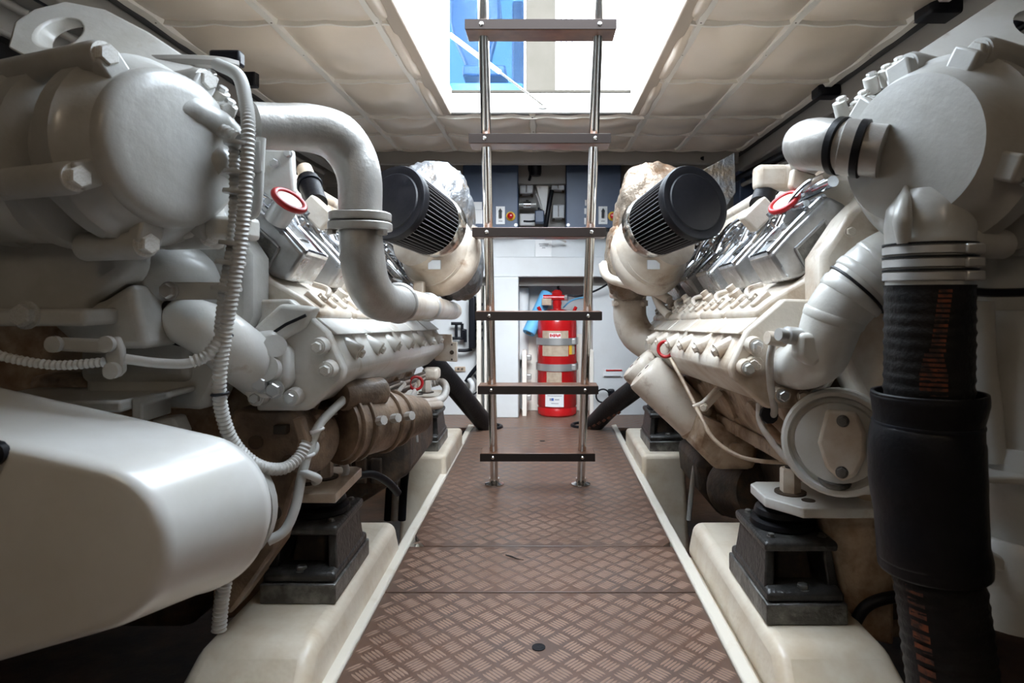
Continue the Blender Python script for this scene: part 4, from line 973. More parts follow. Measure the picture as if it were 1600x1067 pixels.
MB().lathe([(.018, 0), (.018, .012), (.012, .016), (.012, .03)], P(-2, 706, .925), (0, -1, 0), 12).build('guard_knob', M['plastic_black'], bgd)
# pulleys and brown gear behind the guard
MB().lathe([(.13, 0), (.13, .03), (.11, .035), (.11, .05), (.13, .055), (.13, .08)], V((-.67, 1.22, .42)), (0, 1, 0), 36).build('crank_pulley', M['grey_white'], R)
MB().prism([P(365, 640, 1.42), P(455, 640, 1.42), P(490, 690, 1.42), P(455, 770, 1.42), P(430, 860, 1.42), P(360, 960, 1.42), P(330, 960, 1.42), P(340, 700, 1.42)], (0, .09, 0)).build('flywheel_plate', M['gear_brown'], R, .008)
MB().lathe([(.07, 0), (.075, .012), (.075, .05), (.065, .06)], P(470, 685, 1.55), (.8, -.5, 0), 24).build('starter_ring', M['gear_brown'], R)
MB().lathe([(.082, 0), (.086, .02), (.080, .14), (.060, .26), (.052, .30)], P(525, 668, 1.60), (.55, .9, -.05), 28).build('starter_motor', M['gear_brown'], R)
sa = V((.55, .9, -.05)).normalized(); so = P(525, 668, 1.60)
for h, rr in ((.015, .090), (.05, .088), (.15, .083), (.20, .074)):
    MB().lathe([(rr, h-.006), (rr+.004, h-.003), (rr+.004, h+.003), (rr, h+.006)], so, sa, 28).build('starter_band', M['gear_brown'], R)
MB().lathe([(.034, 0), (.038, .01), (.038, .13), (.03, .14)], so+V((.02, -.03, .085)), sa, 20).build('starter_solenoid', M['gear_brown'], R)
for k in range(3): MB().lathe([(.012, 0), (.012, .02)], so+sa*(.06+.05*k)+V((.075, -.05, .02)), (.8, -.5, .2), 8).build('starter_terminal', M['zinc'], R)
for px, py in ((400, 690), (452, 720), (430, 800), (395, 850)): MB().lathe([(.016, 0), (.016, .004)], P(px, py, 1.418), (0, -1, 0), 16).build('plate_hole', M['dark_iron'], R)
MB().prism([P(455, 655, 1.40), P(470, 652, 1.40), P(480, 690, 1.40), P(465, 740, 1.40), P(452, 735, 1.40), P(465, 690, 1.40)], (0, .03, 0)).build('plate_rib', M['gear_brown'], R, .004)
MB().box(P(440, 670, 1.41), (.03, .02, .02)).build('plate_lug', M['dark_iron'], R, .002)
conduit('corrugated_conduit', [P(352, 905, 1.30), P(346, 940, 1.30), P(342, 985, 1.30)], .015, R)
# aluminium pipe: from the housing out, down, then back along the engine
fy = 1.45
pipe1 = [P(395, 196, 1.32), P(440, 198, 1.36), P(485, 200, 1.40), P(525, 213, 1.43), P(550, 243, 1.45), P(562, 280, 1.45), P(563, 330, 1.45)]
ap = MB().tube(pipe1, [.048, .049, .052, .055, .052, .049, .048], 28).build('aluminium_pipe', M['alu'], R)
fz1 = P(563, 332, fy); fz2 = P(563, 346, fy); fz3 = P(563, 360, fy)
def oval(c, rx, ry, z, n=28):
    return [V((c.x+rx*math.copysign(abs(math.cos(2*PI*k/n))**.8, math.cos(2*PI*k/n)), c.y+ry*math.copysign(abs(math.sin(2*PI*k/n))**.8, math.sin(2*PI*k/n)), z)) for k in range(n)]
MB().loft([oval(fz1, .068, .062, fz1.z), oval(fz1, .068, .062, fz2.z+.001)]).build('pipe_flange', M['alu'], ap, .003)
MB().loft([oval(fz1, .070, .062, fz3.z), oval(fz1, .070, .062, fz2.z-.002)]).build('pipe_flange', M['alu'], ap, .003)
bolt(ap, V((fz1.x+.056, fz1.y-.03, fz3.z)), (0, 0, -1), .013, 'alu'); bolt(ap, V((fz1.x-.056, fz1.y-.03, fz3.z)), (0, 0, -1), .011, 'alu')
pipe2 = [P(563, 358, fy), P(566, 400, 1.45), P(574, 440, 1.47), P(590, 466, 1.52), P(612, 474, 1.60), P(628, 473, 1.68)]
lp = MB().tube(pipe2, [.047, .050, .049, .049, .046, .045], 28).build('aluminium_pipe', M['alu'], R)
MB().torus(P(622, 473, 1.66), P(640, 473, 1.75)-P(612, 474, 1.60), .046, .008).build('pipe_clamp', M['alu'], lp)
ep = MB().tube([P(622, 473, 1.66), P(650, 477, 1.93), P(680, 481, 2.4), P(706, 485, 3.0), P(710, 486, 3.08)], [.044, .043, .042, .042, .036], 24).build('manifold_pipe', M['cream'], R)
MB().torus(P(668, 479, 2.18), (.2, 1, 0), .043, .007).build('pipe_clamp', M['zinc'], ep)
MB().box(P(655, 460, 2.4), (.04, .05, .10)).build('pipe_bracket', M['cream'], R, .006)
# rear bracket with holes
rb = MB().prism([P(672, 522, 2.98), P(706, 522, 2.98), P(706, 534, 2.98), P(714, 534, 2.98), P(714, 565, 2.98), P(680, 563, 2.98), P(672, 545, 2.98)], (0, .02, 0)).build('rear_bracket', M['cream'], R, .003)
for px, py, rr in ((706, 550, .010), (686, 526, .006), (706, 538, .004), (706, 561, .004)): MB().lathe([(rr, 0), (rr, .002)], P(px, py, 2.979), (0, -1, 0), 14).build('bracket_hole', M['dark_iron'], rb)
# white end plate above the covers (near bank end)
tp = MB().prism([P(405, 232, 1.50), P(455, 232, 1.50), P(458, 300, 1.50), P(432, 318, 1.50), P(408, 300, 1.50)], (0, .03, 0)).build('end_plate', M['white'], R, .006)
bolt(tp, P(430, 255, 1.50), (0, -1, 0), .010, 'zinc'); bolt(tp, P(450, 240, 1.50), (0, -1, 0), .009, 'zinc')
# conduit bundle down the front of the engine
cb = conduit('corrugated_conduit', [P(340, 100, 1.35), P(372, 118, 1.28), P(384, 160, 1.22), P(388, 205, 1.18), P(384, 280, 1.17), P(378, 360, 1.17), P(366, 440, 1.17), P(352, 520, 1.175), P(343, 590, 1.18), P(346, 640, 1.20), P(364, 690, 1.23), P(400, 725, 1.27), P(440, 732, 1.32), P(466, 715, 1.36), P(480, 690, 1.38)], .0132, R, label='grey corrugated cable conduit')
conduit('corrugated_conduit', [P(365, 215, 1.19), P(366, 300, 1.19), P(362, 380, 1.19), P(350, 450, 1.19), P(342, 520, 1.195)], .010, R)
conduit('corrugated_conduit', [P(315, 185, 1.20), P(345, 200, 1.19), P(375, 218, 1.18)], .012, R)
MB().tube([P(408, 215, 1.20), P(405, 260, 1.20), P(402, 320, 1.21), P(392, 336, 1.22), P(384, 320, 1.22)], .009, 10).build('cable_sheath', M['conduit'], R)
MB().box(P(402, 245, 1.20), (.022, .02, .06)).build('conduit_tee', M['conduit'], R, .004)
for px, py in ((380, 225), (380, 270), (378, 300), (372, 380), (366, 410), (360, 450), (350, 525), (344, 615)):
    MB().lathe([(.026, -.004), (.027, 0), (.026, .004)], P(px-6, py, 1.18), P(px-6-3, py+30, 1.18)-P(px-6, py, 1.18), 20).build('conduit_clip', M['tie'], cb) if py < 520 else MB().torus(P(px, py, 1.182), (-.1, 0, 1), .0138, .003).build('cable_tie', M['plastic_black'], cb)
for px, py in ((350, 190),):
    bolt(R, P(px, py-15, 1.22), (.8, -.5, 0), .016, 'grey_white')
MB().tube([P(312, 165, 1.24), P(355, 172, 1.22)], .014, 12, 1).build('housing_stub', M['grey_white'], R)
# pale cable from the block down to the bilge
s1 = MB().tube([P(555, 608, 1.62), P(520, 640, 1.52), P(498, 665, 1.46), P(482, 705, 1.42), P(471, 745, 1.40), P(462, 790, 1.38), P(445, 828, 1.36), P(418, 845, 1.34)], .0105, 12).build('cable_sheath', M['conduit'], R)
for px, py in ((495, 672), (480, 712)): MB().torus(P(px, py, 1.44 if py < 700 else 1.42), (-.3, 0, 1), .014, .004).build('cable_tie', M['label_white'], s1)
MB().tube([P(470, 738, 1.40), P(485, 742, 1.40), P(497, 748, 1.42), P(492, 752, 1.44)], .009, 10).build('cable_sheath', M['conduit'], R)
MB().tube([P(482, 712, 1.43), P(492, 705, 1.44), P(494, 695, 1.45), P(486, 690, 1.45)], .007, 10).build('cable_sheath', M['conduit'], R)
MB().torus(P(527, 735, 1.74), (.3, -.8, .4), .024, .009).build('eye_ring', M['label_white'], R)
# harness under the manifold
for k in range(5):
    o_ = k*4
    MB().tube([P(510, 640+o_*.8, 1.55), P(560, 622+o_, 1.75), P(610, 600+o_, 2.1), P(645, 588+o_, 2.4), P(668, 580+o_*.6, 2.75)], .006, 8).build('harness_cable', M['conduit_dirty'] if k % 2 else M['dark_iron'], R)
MB().tube([P(500, 674, 1.62), P(545, 676, 1.7), P(590, 668, 1.85), P(625, 645, 2.05), P(648, 610, 2.3)], .007, 8).build('harness_cable', M['conduit_dirty'], R)
MB().tube([P(500, 672, 1.64), P(560, 686, 1.72), P(610, 662, 1.95), P(640, 630, 2.2), P(650, 600, 2.4)], .006, 8).build('harness_cable', M['conduit_dirty'], R)
MB().tube([P(600, 650, 1.95), P(622, 612, 2.1), P(632, 600, 2.2), P(622, 598, 2.2), P(600, 608, 2.1)], .007, 8).build('harness_cable', M['conduit_dirty'], R)
MB().tube([P(580, 630, 1.95), P(592, 645, 1.95), P(602, 660, 1.95)], [.016, .018, .008], 12).build('sensor_plug', M['conduit_dirty'], R)
MB().tube([P(640, 640, 2.3), P(644, 660, 2.3), P(648, 672, 2.3)], [.010, .016, .010], 10).build('sensor_plug', M['conduit_dirty'], R)
lc = conduit('corrugated_conduit', [P(645, 625, 2.55), P(668, 628, 2.65), P(690, 622, 2.8), P(697, 607, 2.9), P(690, 596, 3.0), P(672, 600, 3.0)], .018, R, 'conduit_dirty', .007)
MB().tube([P(645, 632, 2.5), P(665, 634, 2.6), P(688, 632, 2.7)], .017, 12).build('cable_sheath', M['conduit_dirty'], R)
MB().box(P(674, 583, 2.7), (.07, .08, .05)).build('sensor_block', M['cream'], R, .015, 3)
dr = MB().torus(P(650, 598, 2.35), (.35, -1, .2), .023, .0055).build('dipstick_ring', M['red_cap'], R)
MB().tube([P(650, 608, 2.35), P(648, 640, 2.33), P(652, 690, 2.33)], .005, 8).build('dipstick_tube', M['zinc'], R)
MB().lathe([(.012, 0), (.012, .03)], P(655, 606, 2.40), (0, .3, 1), 10).build('dipstick_cap', M['cream'], R)
# dark pipes and gear low behind the mount
for k, px in enumerate((612, 622, 634)):
    MB().tube([P(px+6, 700, 2.9), P(px-2, 750, 2.9), P(px-6, 812, 2.9)], .018, 10).build('bilge_hose', M['rubber'] if k != 1 else M['conduit_dirty'], R)
MB().lathe([(.12, 0), (.14, .03), (.14, .18), (.10, .22)], P(570, 745, 2.5), (.2, .3, .9), 28).build('gearbox_drum', M['dark_iron'], R)
MB().tube([P(548, 745, 1.9), P(580, 740, 1.95), P(605, 752, 2.0), P(622, 770, 2.05)], .012, 10).build('bilge_hose', M['rubber'], R)
MB().prism([P(500, 690, 2.3), P(640, 660, 2.3), P(640, 740, 2.3), P(560, 790, 2.3), P(500, 780, 2.3)], (0, .5, 0)).build('gearbox_case', M['dark_iron'], R, .02)
for k in range(3): MB().box(P(540+k*24, 735, 2.29), (.04, .02, .09)).build('case_rib', M['dark_iron'], R, .005)

# RIGHT ENGINE FRONT -----------------------------------------------
R = ER.root
hc = V((.650, 1.11, 1.100))
hb, q, X, Y, A = front_housing(ER, hc, .90)
sgn = 1 if X.y > 0 else -1
for ang, L0 in ((75, .10), (120, .16), (200, .30), (250, .14), (285, .12), (40, .12)):
    a = math.radians(ang); d0 = X*(math.cos(a)*.165*sgn)+Y*(math.sin(a)*.172)
    b0 = hc+d0-A*L0; b1 = hc+d0-A*.03
    MB().lathe([(.026, 0), (.026, (b1-b0).length-.01), (.022, (b1-b0).length)], b0, A, 18).build('bolt_boss', M['grey_white'], hb)
    bolt(hb, b1, A, .0145, 'grey_white')
    u = (X*math.cos(a)*sgn+Y*math.sin(a)).normalized()
    MB().box(hc+d0*.86-A*.012, (.03, .045, .05), (A, u.cross(A).normalized(), u)).build('cover_lug', M['grey_white'], hb, .005)
# discharge nozzle of the housing and its hose stack
MB().lathe([(.010, -.04), (.045, -.030), (.066, .0), (.070, .03), (.068, .06), (.066, .09)], P(1452, 325, 1.10), (0, 0, -1), 36).build('pump_outlet', M['grey_white'], hb)
MB().tube([P(1416, 292, 1.10), P(1412, 315, 1.065), P(1410, 345, 1.05), P(1412, 380, 1.05)], [.004, .012, .015, .010], 16).build('outlet_rib', M['grey_white'], hb)
hx = P(1452, 0, 1.08).x; hy = 1.08
def hz_(py): return P(0, py, hy).z
st_ = MB().lathe([(.066, hz_(450)-hz_(450)), (.067, .02), (.067, hz_(375)-hz_(450))], (hx, hy, hz_(450)), (0, 0, 1), 40).build('outlet_stub', M['grey_white'], R)
for py in (392, 412, 432):
    MB().lathe([(.0685, -.0075), (.0705, -.006), (.0705, .006), (.0685, .0075)], (hx, hy, hz_(py)), (0, 0, 1), 40).build('hose_clamp', M['zinc'], st_)
    MB().lathe([(.0712, -.0016), (.0712, .0016)], (hx, hy, hz_(py)+.0105), (0, 0, 1), 40).build('clamp_gap', M['rubber'], st_)
    MB().box((hx+.03, hy-.068, hz_(py)), (.03, .014, .016)).build('clamp_screw', M['zinc'], st_, .003)
hs = [P(1451, 445, 1.08), P(1451, 520, 1.08), P(1450, 620, 1.08), P(1450, 720, 1.075), P(1455, 830, 1.07), P(1470, 930, 1.06), P(1482, 1020, 1.05), P(1492, 1100, 1.04), P(1500, 1200, 1.03), P(1505, 1330, 1.02)]
hose = MB().tube(resample(hs, .0065), .0675, 36, 1, rad=lambda u, i: 1.0+(.020 if i % 3 == 0 else -.008)+.006*math.sin(i*1.7)).build('black_hose', M['hose_rubber'], R, angle=80, label='black ribbed rubber hose with faded orange print')
# worn orange marking running down the hose
for k in range(22):
    py = 452+k*7.3; w_ = .010+.010*min(1, max(0, (k-11)/6))
    a = math.radians(-105+(-10 if k > 12 else 4-k*.8)); rr = .0686
    c = P(1451, py, 1.08)
    ring = []
    for da in (-w_/rr, 0, w_/rr):
        dd = V((math.cos(a+da), math.sin(a+da), 0)); ring.append(c+dd*rr)
    MB().loft([[ring[0], ring[1], ring[2]], [v+V((0, 0, -.0048)) for v in ring], ], caps=False, closed=False).build('hose_print', M['hose_print'], hose)
for k in range(13):
    f = k/12; py = 885+f*210; cx_ = P(1462+34*f, py, 1.068-.03*f); a = math.radians(-150); rr = .0696; w_ = .014
    ring = [cx_+V((math.cos(a+da), math.sin(a+da), 0))*rr for da in (-w_/rr, 0, w_/rr)]
    MB().loft([ring, [v+V((.001, 0, -.011)) for v in ring]], caps=False, closed=False).build('hose_print', M['hose_print'], hose)
# rubber sleeve tied round the hose
sl = [P(1450, 612, 1.08), P(1450, 624, 1.08), P(1448, 655, 1.08), P(1448, 668, 1.08), P(1446, 690, 1.08), P(1447, 750, 1.08), P(1452, 800, 1.075), P(1455, 845, 1.07), P(1458, 868, 1.07), P(1459, 886, 1.07)]
slv = MB().tube(sl, [.081, .082, .0755, .077, .081, .082, .078, .077, .079, .078], 40, 6, caps=False).build('rubber_sleeve', M['rubber'], hose)
sm = slv.modifiers.new('solid', 'SOLIDIFY'); sm.thickness = .006; sm.offset = 1
MB().lathe([(.0835, -.003), (.0845, 0), (.0835, .003)], P(1448, 661, 1.08), (0, 0, 1), 36).build('sleeve_tie', M['plastic_black'], slv)
# aluminium elbow from the housing turning back along the engine
pipe = [P(1380, 236, 1.13), P(1345, 232, 1.15), P(1312, 228, 1.17), P(1280, 225, 1.21), P(1263, 226, 1.30), P(1264, 231, 1.42), P(1264, 240, 1.60), P(1258, 252, 1.80)]
ap = MB().tube(pipe, [.047, .047, .047, .049, .050, .048, .046, .044], 30).build('aluminium_pipe', M['alu'], R)
pth = spline(pipe, 12)
for ix in (12, 24):
    tg = pth[ix+1]-pth[ix-1]
    MB().lathe([(.0480, -.008), (.0525, -.006), (.0525, .006), (.0480, .008)], pth[ix], tg, 36).build('rubber_band', M['rubber'], ap)
MB().lathe([(.0480, -.014), (.0505, -.012), (.0505, .012), (.0480, .014)], pth[18], pth[19]-pth[17], 36).build('hose_sleeve', M['alu'], ap)
# lifting bracket
Yr = 1.30
outer = [P(a, b, Yr) for a, b in ((1425, 115), (1430, 84), (1600, -28), (1690, -60), (1712, -30), (1712, 40), (1690, 75), (1560, 132), (1440, 200))]
hole = [P(1622+26*math.cos(2*PI*k/24), 38+34*math.sin(2*PI*k/24), Yr) for k in range(24)]
plate_with_hole(outer, hole, .05, 'lifting_bracket', 'white', R, kx=-.45, kz=.75)
for px, py in ((1318, 168), (1365, 130), (1388, 118), (1408, 106), (1340, 175), (1385, 165), (1352, 158), (1410, 128)):
    c = P(px, py, 1.42); MB().lathe([(.016, 0), (.014, .035)], c-V((0, 0, .02)), (-.4, -.3, .7), 12).build('bracket_stud', M['white'], R); bolt(R, c+V((-.006, -.006, .012)), (-.4, -.3, .7), .011, 'zinc' if px % 2 else 'white')
MB().prism([P(1300, 205, 1.45), P(1330, 172, 1.45), P(1430, 120, 1.45), P(1430, 240, 1.45), P(1330, 260, 1.45)], (0, .06, 0)).build('bank_end_plate', M['white'], R, .012)
# big white pipe with black joints into the manifold front
wp_pts = [P(1440, 395, 1.26), P(1395, 410, 1.27), P(1362, 430, 1.28), P(1330, 460, 1.29), P(1303, 495, 1.30), P(1290, 530, 1.31), P(1278, 556, 1.33), P(1255, 570, 1.38), P(1235, 572, 1.44)]
wp = MB().tube(wp_pts, [.070, .068, .066, .061, .058, .056, .056, .052, .05], 32).build('water_pipe', M['white'], R)
def wring(i, k, name, m, rr, th):
    a = wp_pts[i]; b = wp_pts[i+1]; c = a+(b-a)*k
    return MB().lathe([(rr-.002, -th), (rr, -th*.6), (rr, th*.6), (rr-.002, th)], c, b-a, 36).build(name, M[m], wp)
wring(2, .3, 'joint_band', 'white', .068, .010); wring(3, .0, 'joint_band', 'white', .0645, .012); wring(2, .72, 'black_clamp', 'rubber', .0675, .003)
wring(4, .0, 'joint_band', 'white', .0605, .010); wring(1, .6, 'joint_band', 'white', .069, .008)
cn = MB().prism([P(1250, 520, 1.27), P(1290, 520, 1.27), P(1290, 560, 1.27), P(1272, 575, 1.27), P(1248, 560, 1.27)], (0, .05, 0)).build('sensor_boss', M['white'], wp, .01)
MB().lathe([(.018, 0), (.018, .03), (.013, .032), (.013, .05)], P(1248, 525, 1.30), (-.9, -.3, .1), 12).build('sensor_plug', M['zinc'], wp)
MB().lathe([(.016, 0), (.014, .04)], P(1225, 530, 1.34), (-.9, -.2, .1), 12).build('sensor_plug', M['cream'], wp)
# front face of the manifold: extra round bosses
for px, py, rr in ((1183, 545, .018), (1178, 568, .020), (1182, 572, .011), (1254, 618, .018), (1248, 598, .010)):
    MB().lathe([(rr, 0), (rr*.9, .03)], P(px, py, 1.435), (-.2, -1, 0), 16).build('front_boss', M['cream'], R); bolt(R, P(px, py, 1.405), (-.2, -1, 0), .010, 'cream')
MB().prism([P(1180, 600, 1.44), P(1230, 560, 1.44), P(1290, 560, 1.44), P(1300, 600, 1.44), P(1275, 628, 1.44), P(1205, 632, 1.44)], (0, .06, 0)).build('front_cover', M['cream'], R, .012)
# pump housing with its oval cover and bracket
pc = P(1308, 692, 1.34)
ax = V((-.45, -.85, .05))
pm = MB().lathe([(.10, -.16), (.108, -.10), (.112, -.06), (.112, -.004), (.106, .002), (.098, .002), (.094, -.014), (.086, -.014), (.083, 0), (.03, .001)], pc, ax, 40).build('pump_housing', M['white'], R)
X_, Y_, A_ = frame(ax)
cov = [(-.028, .072), (.030, .070), (.046, .030), (.046, -.020), (.028, -.062), (.0, -.078), (-.030, -.050), (-.045, .0)]
u1 = V((-A_.y, A_.x, 0)).normalized(); u1 = u1 if u1.x > 0 else -u1
cp_ = MB().prism([pc+u1*(a+.008)+V((0, 0, 1))*b for a, b in cov], A_*.018).build('pump_cover', M['cream'], pm, .008, 3)
for a, b in ((.012, .050), (.010, -.056)): bolt(cp_, pc+u1*a+V((0, 0, b))+A_*.018, A_, .010, 'mount_iron')
MB().prism([P(1345, 690, 1.37), P(1352, 655, 1.37), P(1350, 640, 1.37), P(1372, 612, 1.37), P(1405, 650, 1.37), P(1400, 668, 1.37), P(1400, 770, 1.37), P(1345, 770, 1.37)], (0, .11, 0)).build('pump_bracket', M['white'], R, .012, 3)
MB().prism([P(1310, 745, 1.36), P(1395, 740, 1.36), P(1395, 775, 1.36), P(1300, 775, 1.36)], (0, .10, 0)).build('pump_foot', M['white'], R, .012)
# oil filter canisters
ctop = V((.372, 2.40, .565)); cax = V((.60, -.08, -.56))
for k, (dyy, dz_) in enumerate(((0, 0), (.185, .012))):
    o0 = ctop+V((-.004*k, dyy, dz_))
    cn = MB().lathe([(.004, 0), (.060, .0), (.074, .004), (.079, .014), (.080, .03), (.080, .268)], o0, cax, 40).build('oil_canister', M['cream'], R)
    MB().lathe([(.081, .262), (.083, .268), (.083, .276), (.079, .280)], o0, cax, 40).build('canister_seam', M['grime'], cn)
    MB().lathe([(.078, .278), (.080, .30), (.070, .34), (.05, .37), (.03, .38)], o0, cax, 28).build('canister_bowl', M['grime'], cn)
    X_, Y_, A_ = frame(cax)
    for g_ in (-1, 1):
        MB().box(o0-A_*.0005+Y_*.02*g_, (.018, .006, .003), (Y_, X_, A_)).build('canister_slot', M['dark_iron'], cn)
for k in range(7):
    a = 2*PI*k/7; X_, Y_, A_ = frame(cax)
    bolt(R, ctop+A_*.355+X_*.062*math.cos(a)+Y_*.062*math.sin(a), A_, .011, 'cream')
MB().prism([P(1100, 650, 2.2), P(1190, 690, 2.2), P(1180, 735, 2.2), P(1120, 735, 2.2), P(1085, 700, 2.2)], (0, .3, 0)).build('filter_head', M['grime'], R, .02)
MB().lathe([(.022, 0), (.022, .02)], P(1148, 700, 2.19), (0, -1, 0), 18).build('filter_head_eye', M['grime'], R)
# dipstick with red ring and its tube
dr = MB().torus(P(1040, 545, 2.18), (-.55, -1, .1), .026, .006).build('dipstick_ring', M['red_cap'], R)
MB().lathe([(.015, 0), (.015, .012)], P(1040, 545, 2.19), (-.55, -1, .1), 14).build('dipstick_cap', M['cream'], R)
MB().tube([P(1048, 560, 2.14), P(1070, 600, 2.05), P(1095, 650, 1.95), P(1115, 685, 1.9), P(1150, 710, 1.85), P(1190, 720, 1.8), P(1240, 722, 1.75)], .0062, 10).build('dipstick_tube', M['grime'], R)
ck = MB().tube([P(1083, 636, 1.98), P(1100, 628, 1.98), P(1112, 615, 1.98), P(1122, 605, 1.98)], .008, 10).build('tube_clip', M['cream'], R)
bolt(R, P(1100, 636, 1.96), (-.5, -1, 0), .011, 'cream')
MB().prism([P(1095, 630, 2.0), P(1120, 605, 2.0), P(1130, 615, 2.0), P(1106, 640, 2.0)], (0, .02, 0)).build('clip_strap', M['cream'], R, .003)
# sensor cables over the block
MB().tube([P(1208, 535, 1.36), P(1203, 560, 1.37), P(1204, 600, 1.40), P(1210, 640, 1.44), P(1206, 650, 1.46)], .008, 10).build('cable_sheath', M['conduit_dirty'], R)
MB().tube([P(1186, 630, 1.48), P(1188, 660, 1.46), P(1210, 695, 1.43), P(1240, 728, 1.40), P(1275, 752, 1.38)], .007, 10).build('cable_sheath', M['conduit_dirty'], R)
MB().tube([P(1208, 652, 1.47), P(1235, 680, 1.44), P(1262, 712, 1.42), P(1285, 745, 1.40)], .012, 10).build('oil_pipe', M['grime'], R)
MB().tube([P(1195, 660, 1.50), P(1230, 690, 1.48), P(1280, 740, 1.42)], .016, 10).build('oil_pipe', M['grime'], R)
MB().lathe([(.020, 0), (.020, .02)], P(1198, 648, 1.47), (0, -1, .2), 10).build('cable_plug', M['plastic_black'], R)
MB().lathe([(.03, 0), (.034, .008), (.034, .012)], P(1304, 755, 1.36), (0, -.2, 1), 20).build('drain_union', M['mount_iron'], R)
# turbo outlet elbow at the far end
eb = MB().tube([P(984, 432, 2.85), P(984, 470, 2.85), P(985, 498, 2.85), P(996, 522, 2.83), P(1018, 538, 2.78), P(1045, 548, 2.72)], [.072, .072, .074, .076, .074, .070], 26).build('exhaust_elbow', M['cream'], R)
MB().lathe([(.080, -.012), (.080, .012)], P(984, 473, 2.85), (0, 0, 1), 28).build('elbow_flange', M['cream'], eb)
MB().bb(P(956, 0, 2.8).x, P(1008, 0, 2.8).x, 2.76, 2.92, P(0, 466, 2.8).z, P(0, 425, 2.8).z).build('elbow_box', M['cream'], eb, .012)
for px in (962, 985, 1004): bolt(eb, P(px, 474, 2.76), (0, -1, 0), .010, 'cream')
MB().tube([P(942, 412, 2.70), P(946, 428, 2.68), P(958, 437, 2.66), P(990, 446, 2.62), P(1022, 455, 2.55), P(1046, 468, 2.5)], .019, 14).build('coolant_pipe', M['cream'], R)
MB().tube([P(1022, 420, 2.62), P(1022, 450, 2.6), P(1030, 475, 2.55), P(1045, 492, 2.5)], .017, 14).build('coolant_pipe', M['cream'], R)
MB().box(P(950, 413, 2.74), (.06, .05, .03)).build('pipe_bracket', M['cream'], R, .006)
sp = MB().cyl(P(985, 410, 2.45), P(1018, 385, 2.38), .022, 16).build('sensor_plug', M['cream'], R)
MB().lathe([(.0235, -.010), (.0235, .010)], P(1012, 392, 2.39), (1, 0, .75), 16).build('red_band', M['red_cap'], sp)
# heat shield
MB().prism([P(1092, 268, 2.95), P(1148, 238, 2.95), P(1150, 300, 2.95), P(1130, 330, 2.95), P(1092, 330, 2.95)], (0, .012, 0)).build('heat_shield', M['foil'], R, .003)
for px, py, rot in ((1192, 262, 0), (1230, 262, 0)):
    MB().box(P(px+12, py+16, 1.78), (.09, .06, .07)).build('thermostat_lump', M['cream'], R, .015, 3)
MB().prism([P(1240, 262, 1.60), P(1278, 272, 1.60), P(1262, 292, 1.60), P(1248, 300, 1.60), P(1236, 290, 1.60)], (0, .03, 0)).build('end_bracket', M['cream'], R, .006)
MB().tube([P(1258, 292, 1.60), P(1272, 284, 1.54), P(1292, 274, 1.48)], .010, 10).build('fuel_pipe', M['cream'], R)
MB().tube([P(1256, 304, 1.60), P(1270, 294, 1.54), P(1292, 280, 1.48)], .007, 10).build('fuel_pipe', M['chrome'], R)
# tanks and pipes right of the hose
MB().lathe([(.15, 0), (.16, .02), (.16, .50), (.15, .52)], V((.98, 1.25, .30)), (0, 0, 1), 40).build('coolant_tank', M['grey_white'], R)
MB().lathe([(.17, -.02), (.175, 0), (.175, .03), (.17, .05)], V((.98, 1.25, .52)), (0, 0, 1), 40).build('tank_band', M['grey_white'], R)
MB().prism([P(1530, 380, 1.25), P(1700, 380, 1.25), P(1700, 600, 1.25), P(1560, 600, 1.25)], (0, .2, 0)).build('heat_exchanger', M['grey_white'], R, .03, 4)
MB().tube([P(1515, 455, 1.15), P(1560, 457, 1.16), P(1640, 455, 1.16)], .008, 8).build('harness_cable', M['plastic_black'], R)
MB().tube([P(1532, 470, 1.18), P(1535, 560, 1.18), P(1545, 640, 1.18), P(1552, 720, 1.18)], .022, 14).build('vent_pipe', M['grey_white'], R)
MB().prism([P(1530, 745, 1.12), P(1700, 745, 1.12), P(1700, 762, 1.12), P(1530, 755, 1.12)], (0, .1, 0)).build('guard_bracket', M['grey_white'], R, .004)
MB().prism([P(1530, 850, 1.15), P(1700, 940, 1.15), P(1700, 970, 1.15), P(1530, 875, 1.15)], (0, .06, 0)).build('guard_strut', M['grey_white'], R, .006)
MB().lathe([(.09, 0), (.095, .02), (.095, .14), (.08, .16)], P(1580, 960, 1.22), (0, 0, 1), 28).build('bilge_filter', M['grey_white'], R)
# dark gear and hose low behind the canisters
MB().prism([P(1090, 720, 2.5), P(1210, 700, 2.5), P(1210, 800, 2.5), P(1130, 812, 2.5), P(1095, 770, 2.5)], (0, .4, 0)).build('gearbox_case', M['dark_iron'], R, .03)
MB().lathe([(.10, 0), (.11, .03), (.10, .20)], P(1140, 760, 2.45), (.3, -1, .2), 28).build('gearbox_drum', M['dark_iron'], R)
MB().tube([P(1088, 715, 2.6), P(1082, 755, 2.6), P(1076, 812, 2.6)], .010, 10).build('bilge_hose', M['conduit'], R)
MB().tube([P(1330, 985, 1.5), P(1350, 950, 1.5), P(1380, 935, 1.5), P(1420, 930, 1.5)], .014, 10).build('bilge_hose', M['rubber'], R)
MB().prism([P(1330, 800, 1.7), P(1420, 800, 1.7), P(1420, 1000, 1.7), P(1330, 1000, 1.7)], (0, .2, 0)).build('bilge_case', M['grime'], R, .02)

# twig on the floor
o = MB().tube([P(790, 868, 2.083), P(800, 871, 2.07), P(808, 874, 2.055), P(818, 876, 2.045)], [.0018, .0024, .0018, .001], 8).build('dry_twig', M['dark_iron']); o.location.z = .004; tag(o, 'small dry twig lying on the brown checker plate', 'twig')
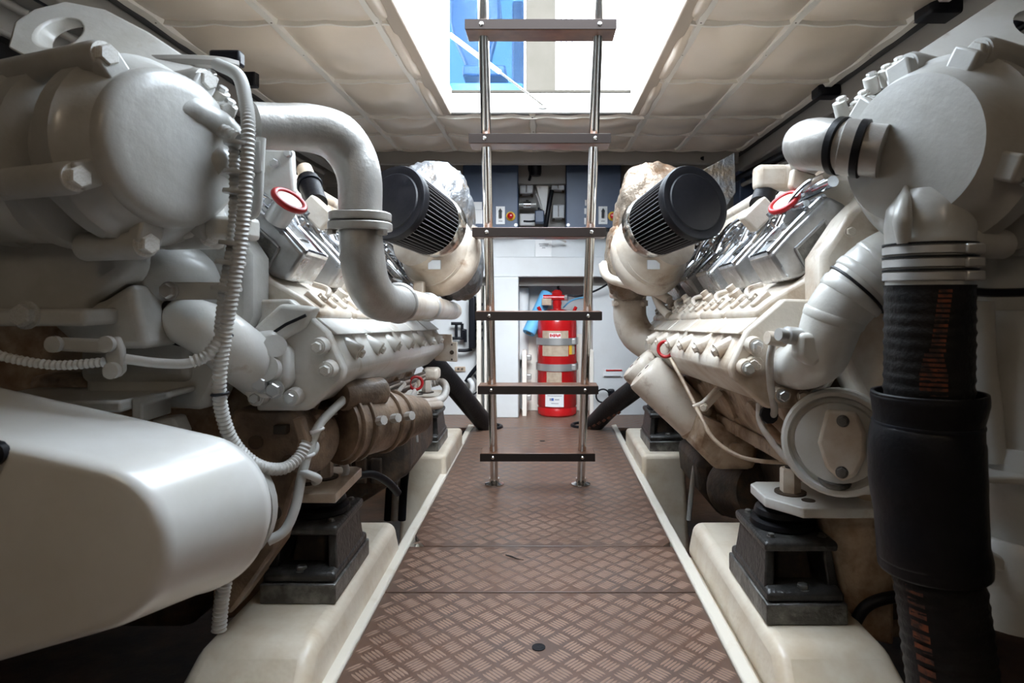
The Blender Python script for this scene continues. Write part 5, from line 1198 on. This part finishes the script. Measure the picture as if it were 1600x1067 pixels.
# ------------------------------------------------------------------ cables under the side deck, ceiling fitting
for k, (z_, x_) in enumerate(((1.64, 1.36), (1.61, 1.42), (1.655, 1.44))):
    o = MB().tube([V((x_, .4, z_+.01)), V((x_-.01, 1.6, z_)), V((x_-.02, 2.8, z_-.02)), V((x_-.04, 3.6, z_-.01)), V((x_-.10, 4.25, z_-.03))], .018-.004*k, 10).build('side_deck_cable', M['plastic_black'] if k != 1 else M['header'])
    tag(o, ['black cable along the side deck edge above the black hose engine', 'grey cable between two black cables under the side deck', 'thin black cable highest under the side deck edge'][k], 'cable')
for k, x_ in enumerate((-1.44, -1.50)):
    o = MB().tube([V((x_, .4, 1.70-.03*k)), V((x_+.01, 2.0, 1.69-.03*k)), V((x_+.02, 4.3, 1.70-.03*k))], .014, 10).build('side_deck_cable', M['header'] if k else M['plastic_black'])
    tag(o, ['black cable along the side deck edge above the belt guard engine', 'grey cable along the side deck above the belt guard engine'][k], 'cable')
t = thing('smoke_detector', V((1.46, 4.05, CZ-.06)), 'round cream ceiling detector in shadow beside the aluminium elbow', 'detector')
dc = V((1.46, 4.05, 1.90-.21))
MB().lathe([(.05, .09), (.05, .03), (.075, .02), (.075, -.005), (.045, -.02), (.02, -.022)], dc, (0, 0, 1), 28).build('housing', M['strip'], t)
for k in range(6): MB().box(dc+V((.06*math.cos(k*PI/3), .06*math.sin(k*PI/3), .008)), (.03, .03, .006)).build('vent_slot', M['dark_iron'], t)
# foil tear and black fitting on the ceiling edges
o = MB().box((1.26, 2.86, CZ-.035), (.10, .09, .05)).build('ceiling_latch', M['plastic_black'], None, .01); tag(o, 'black latch block at the edge of the padded ceiling near the elbow', 'latch')
o = MB().box((1.27, 2.05, CZ-.03), (.12, .10, .05)).build('ceiling_latch', M['plastic_black'], None, .01); tag(o, 'black latch block at the padded ceiling edge, nearest the camera', 'latch')
o = MB().box((-1.22, 2.62, CZ-.05), (.09, .05, .08)).build('ceiling_clip', M['plastic_black'], None, .006); tag(o, 'dark bracket under the torn padded ceiling corner above the conduit', 'bracket')
# added fill lamps, out of view on the ceiling behind the viewpoint
for k, x_ in enumerate((-.75, .75)):
    t = thing('fill_lamp', (x_, -.35, CZ-.03), ['added fill strip lamp, out of view, over the belt guard side', 'added fill strip lamp, out of view, over the black hose side'][k], 'lamp')
    MB().bb(x_-.07, x_+.07, -.70, 0.0, CZ-.075, CZ-.035).build('fixture', M['strip'], t, .008)
    MB().bb(x_-.05, x_+.05, -.66, -.04, CZ-.085, CZ-.075).build('diffuser', M['lens'], t, .004)
    ld = bpy.data.lights.new('fill_lamp_glow', 'AREA'); ld.shape = 'RECTANGLE'; ld.size = .10; ld.size_y = .6; ld.energy = 1.8; ld.color = (1, .80, .58)
    lo = bpy.data.objects.new('fill_lamp_glow', ld); col.objects.link(lo); lo.location = (x_, -.35, CZ-.09)
